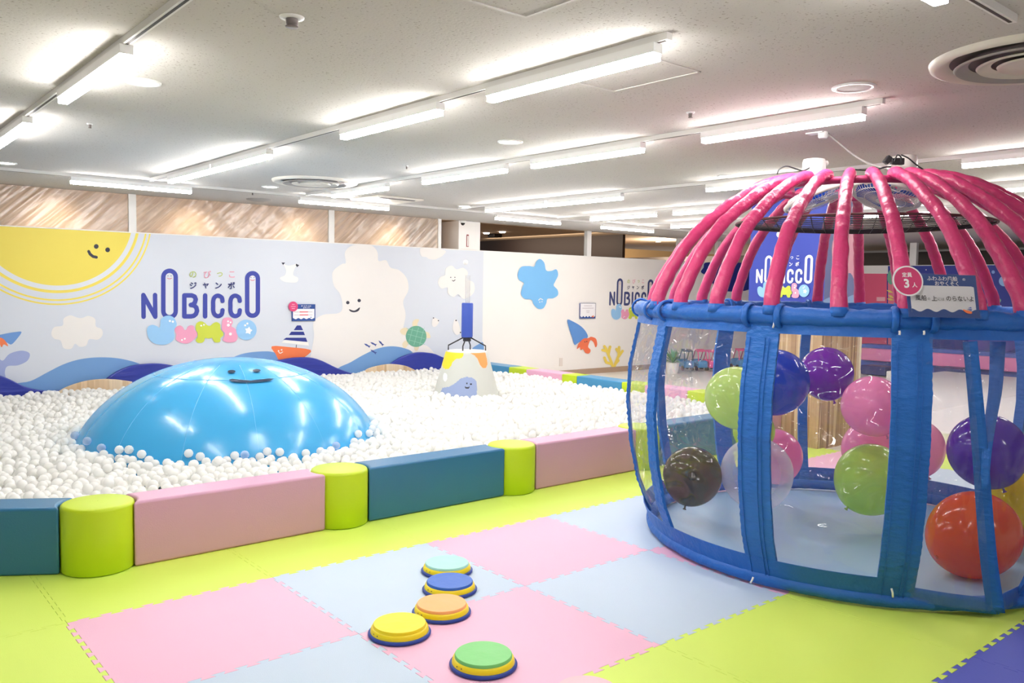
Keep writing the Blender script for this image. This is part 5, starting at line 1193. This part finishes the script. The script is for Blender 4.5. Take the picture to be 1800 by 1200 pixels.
for nm, (x, y), dep, rp, c3, al, lb, kd in BAL:
    c_ = atD(x, y, dep); R_ = rp / FPX * dep; rad = math.hypot(c_.x - TC.x, c_.y - TC.y)
    lim = interp(WALLP, max(0.05, c_.z)) - R_ - 0.02
    if rad > lim: print('BALLOON', nm, 'outside by', round(rad - lim, 3))
    if c_.z - R_ < 0.006: print('BALLOON', nm, 'sinks', round(c_.z - R_, 3))
    e = empty('balloon', c_); tag(e, lb, 'balloon', 'balloons in the play tent')
    ax = (RGT * kd[0] + UPV * kd[1] - FWD * 0.25).normalized(); A = ax.orthogonal().normalized(); B_ = ax.cross(A)
    prof = []
    for k in range(29):
        t = PI * k / 28; r = R_ * math.sin(t); z = -R_ * math.cos(t)
        if z > 0: z *= 1.0 + 0.06 * (z / R_) ** 3
        if nm == 'orange': z *= 1.07
        prof.append((max(r, 0.0006 if k < 14 else 0.004), z))
    q = MB(); q.lathe(prof, c_, 48, axes=(A, B_, ax)); q.build('skin', mat_balloon('balloon_' + nm.replace(' ', '_'), c3, al), e, smooth=True)
    q = MB(); q.lathe([(0.004, R_ * 1.055), (0.008, R_ * 1.06 + 0.006), (0.005, R_ * 1.06 + 0.012), (0.013, R_ * 1.06 + 0.024), (0.011, R_ * 1.06 + 0.026)], c_, 14, axes=(A, B_, ax)); q.build('knot', mat('knot_' + nm.replace(' ', '_'), tuple(int(v * 0.85) for v in c3), 0.4), e, smooth=True)

# ================================================================ FAR SIDE: white play floor, soft blocks, toy cars
q = MB(); q.box(8.68, 15.6, -6, 4.25, 0.0, 0.225); q.box(8.75, 15.6, 4.25, 6.4, 0.0, 0.225)
tag(q.build('play_floor', mat('white_play_floor', (246, 240, 238), 0.4), bevel=0.02), 'wide white raised play floor beyond the tent', 'play floor')
M_dn = mat('dark_navy_vinyl', (48, 54, 118), 0.45)
def pxbox(px0, px1, ytop, ybot, X_, dpt, m_, name, lb, cat, bevel=0.02, base=None):
    a = onX(px0, ybot, X_); c_ = onX(px1, ytop, X_); z0 = base if base is not None else max(0, min(a.z, c_.z)); z1 = c_.z
    q = MB(); y0, y1 = sorted((a.y, c_.y)); q.box(X_, X_ + dpt, y0, y1, z0, z1); return tag(q.build(name, m_, bevel=bevel), lb, cat)
pxbox(1640, 1704, 650, 676, 15.7, 0.5, M_dn, 'soft_block', 'dark navy soft block on the far side of the white play floor', 'soft block', base=0.0)
pxbox(1512, 1556, 645, 668, 15.9, 0.4, M_dn, 'soft_block', 'dark navy soft block below the pink far door, beside the column edge', 'soft block', base=0.0)
pxbox(1557, 1572, 653, 668, 15.3, 0.4, WHITEWALL, 'soft_block', 'small white cube at the far edge, right of the pink balloon', 'soft block', base=0.0)
pxbox(1512, 1990, 635, 647, 16.6, 0.35, mat('blue_rail_pad', (84, 110, 196), 0.4), 'barrier_pad', 'long low blue padded barrier in front of the navy far wall', 'barrier', base=0.0)
pxbox(1512, 1990, 644, 649, 16.4, 0.12, mat('pink_rail_pad', (238, 140, 190), 0.4), 'barrier_rail', 'long thin pink rail in front of the low blue barrier', 'barrier', base=0.24)
def toycar(x, y, s_, m_, m2, lb, rot):
    e = empty('toy_car', (x, y, 0)); tag(e, lb, 'toy car', 'ride-on toy cars')
    ca, sa = math.cos(rot), math.sin(rot); T = lambda u, v, z: (x + (u * ca - v * sa) * s_, y + (u * sa + v * ca) * s_, z * s_)
    prof = [(-0.42, 0.12), (-0.45, 0.28), (-0.40, 0.40), (-0.18, 0.42), (-0.12, 0.32), (0.12, 0.32), (0.18, 0.42), (0.30, 0.44), (0.42, 0.34), (0.46, 0.2), (0.42, 0.12)]
    q = MB(); N_ = len(prof); q.add([T(u, -0.2, z) for u, z in prof] + [T(u, 0.2, z) for u, z in prof], [tuple(range(N_)), tuple(reversed(range(N_, 2 * N_)))] + [((i + 1) % N_, i, N_ + i, N_ + (i + 1) % N_) for i in range(N_)]); q.build('body', m_, e, bevel=0.02)
    for u in (-0.27, 0.27):
        for v in (-0.21, 0.21):
            q = MB(); q.lathe([(0.06 * s_, -0.03 * s_), (0.10 * s_, -0.03 * s_), (0.10 * s_, 0.03 * s_), (0.06 * s_, 0.03 * s_)], T(u, v, 0.10), 20, axes=(Vector((ca, sa, 0)), Vector((0, 0, 1)), Vector((-sa, ca, 0)))); q.build('wheel', M_blk, e, smooth=True, auto=0.7)
    for v in (-0.17, 0.17):
        q = MB(); q.tube([T(-0.35, v, 0.38), T(-0.28, v, 0.75), T(0.0, v, 0.82), T(0.22, v, 0.42)], 0.022 * s_, 8); q.build('roof_post', m2, e, smooth=True)
    q = MB(); q.add([T(-0.3, -0.2, 0.76), T(0.05, -0.2, 0.82), T(0.05, 0.2, 0.82), T(-0.3, 0.2, 0.76), T(-0.3, -0.2, 0.80), T(0.05, -0.2, 0.86), T(0.05, 0.2, 0.86), T(-0.3, 0.2, 0.80)], [(0, 3, 2, 1), (4, 5, 6, 7), (0, 1, 5, 4), (1, 2, 6, 5), (2, 3, 7, 6), (3, 0, 4, 7)]); q.build('roof', m2, e, bevel=0.015)
MB1 = mat('toy_blue', (60, 140, 196), 0.4); MP1 = mat('toy_pink', (236, 90, 150), 0.4); MD1 = mat('toy_dark_green', (40, 84, 90), 0.4)
for px, py, s_, m_, m2, lb, ro in ((1204, 650, 0.62, MB1, MD1, 'blue ride-on toy car with dark roof, leftmost behind the tent window', YAW + 0.2), (1228, 650, 0.62, MB1, MP1, 'blue ride-on toy car with pink roof left of the far tent post', YAW + 0.2), (1247, 650, 0.6, MP1, MP1, 'pink ride-on toy car partly behind the far tent post', YAW + 0.2), (1299, 648, 0.62, MB1, MP1, 'blue ride-on toy car with pink roof right of the far tent post', YAW + 0.2)):
    p = onZ(px, py, 0); toycar(p.x, p.y, s_ * 0.8, m_, m2, lb, ro)
p = onZ(1182, 655, 0); e = empty('potted_plant', p); tag(e, 'small green leafy plant beside the toy cars', 'plant')
q = MB(); q.lathe([(0.10, -0.012), (0.13, 0.18), (0.12, 0.2), (0.02, 0.19)], p, 20); q.build('pot', WHITEWALL, e, smooth=True, auto=0.7)
q = MB()
for k in range(46):
    a = rnd.uniform(0, 2 * PI); el = rnd.uniform(0.2, 1.3); L_ = rnd.uniform(0.25, 0.42); d_ = Vector((math.cos(a) * math.cos(el), math.sin(a) * math.cos(el), math.sin(el))); s_ = Vector((-math.sin(a), math.cos(a), 0)) * 0.022
    b0 = p + Vector((0, 0, 0.19)); m1 = b0 + d_ * L_ * 0.55; t_ = b0 + d_ * L_ + Vector((0, 0, -0.08 * L_ * 3)); q.add([b0, m1 + s_, t_, m1 - s_], [(0, 1, 2, 3)])
q.build('foliage', mat('leaf_green', (96, 160, 90), 0.5), e)
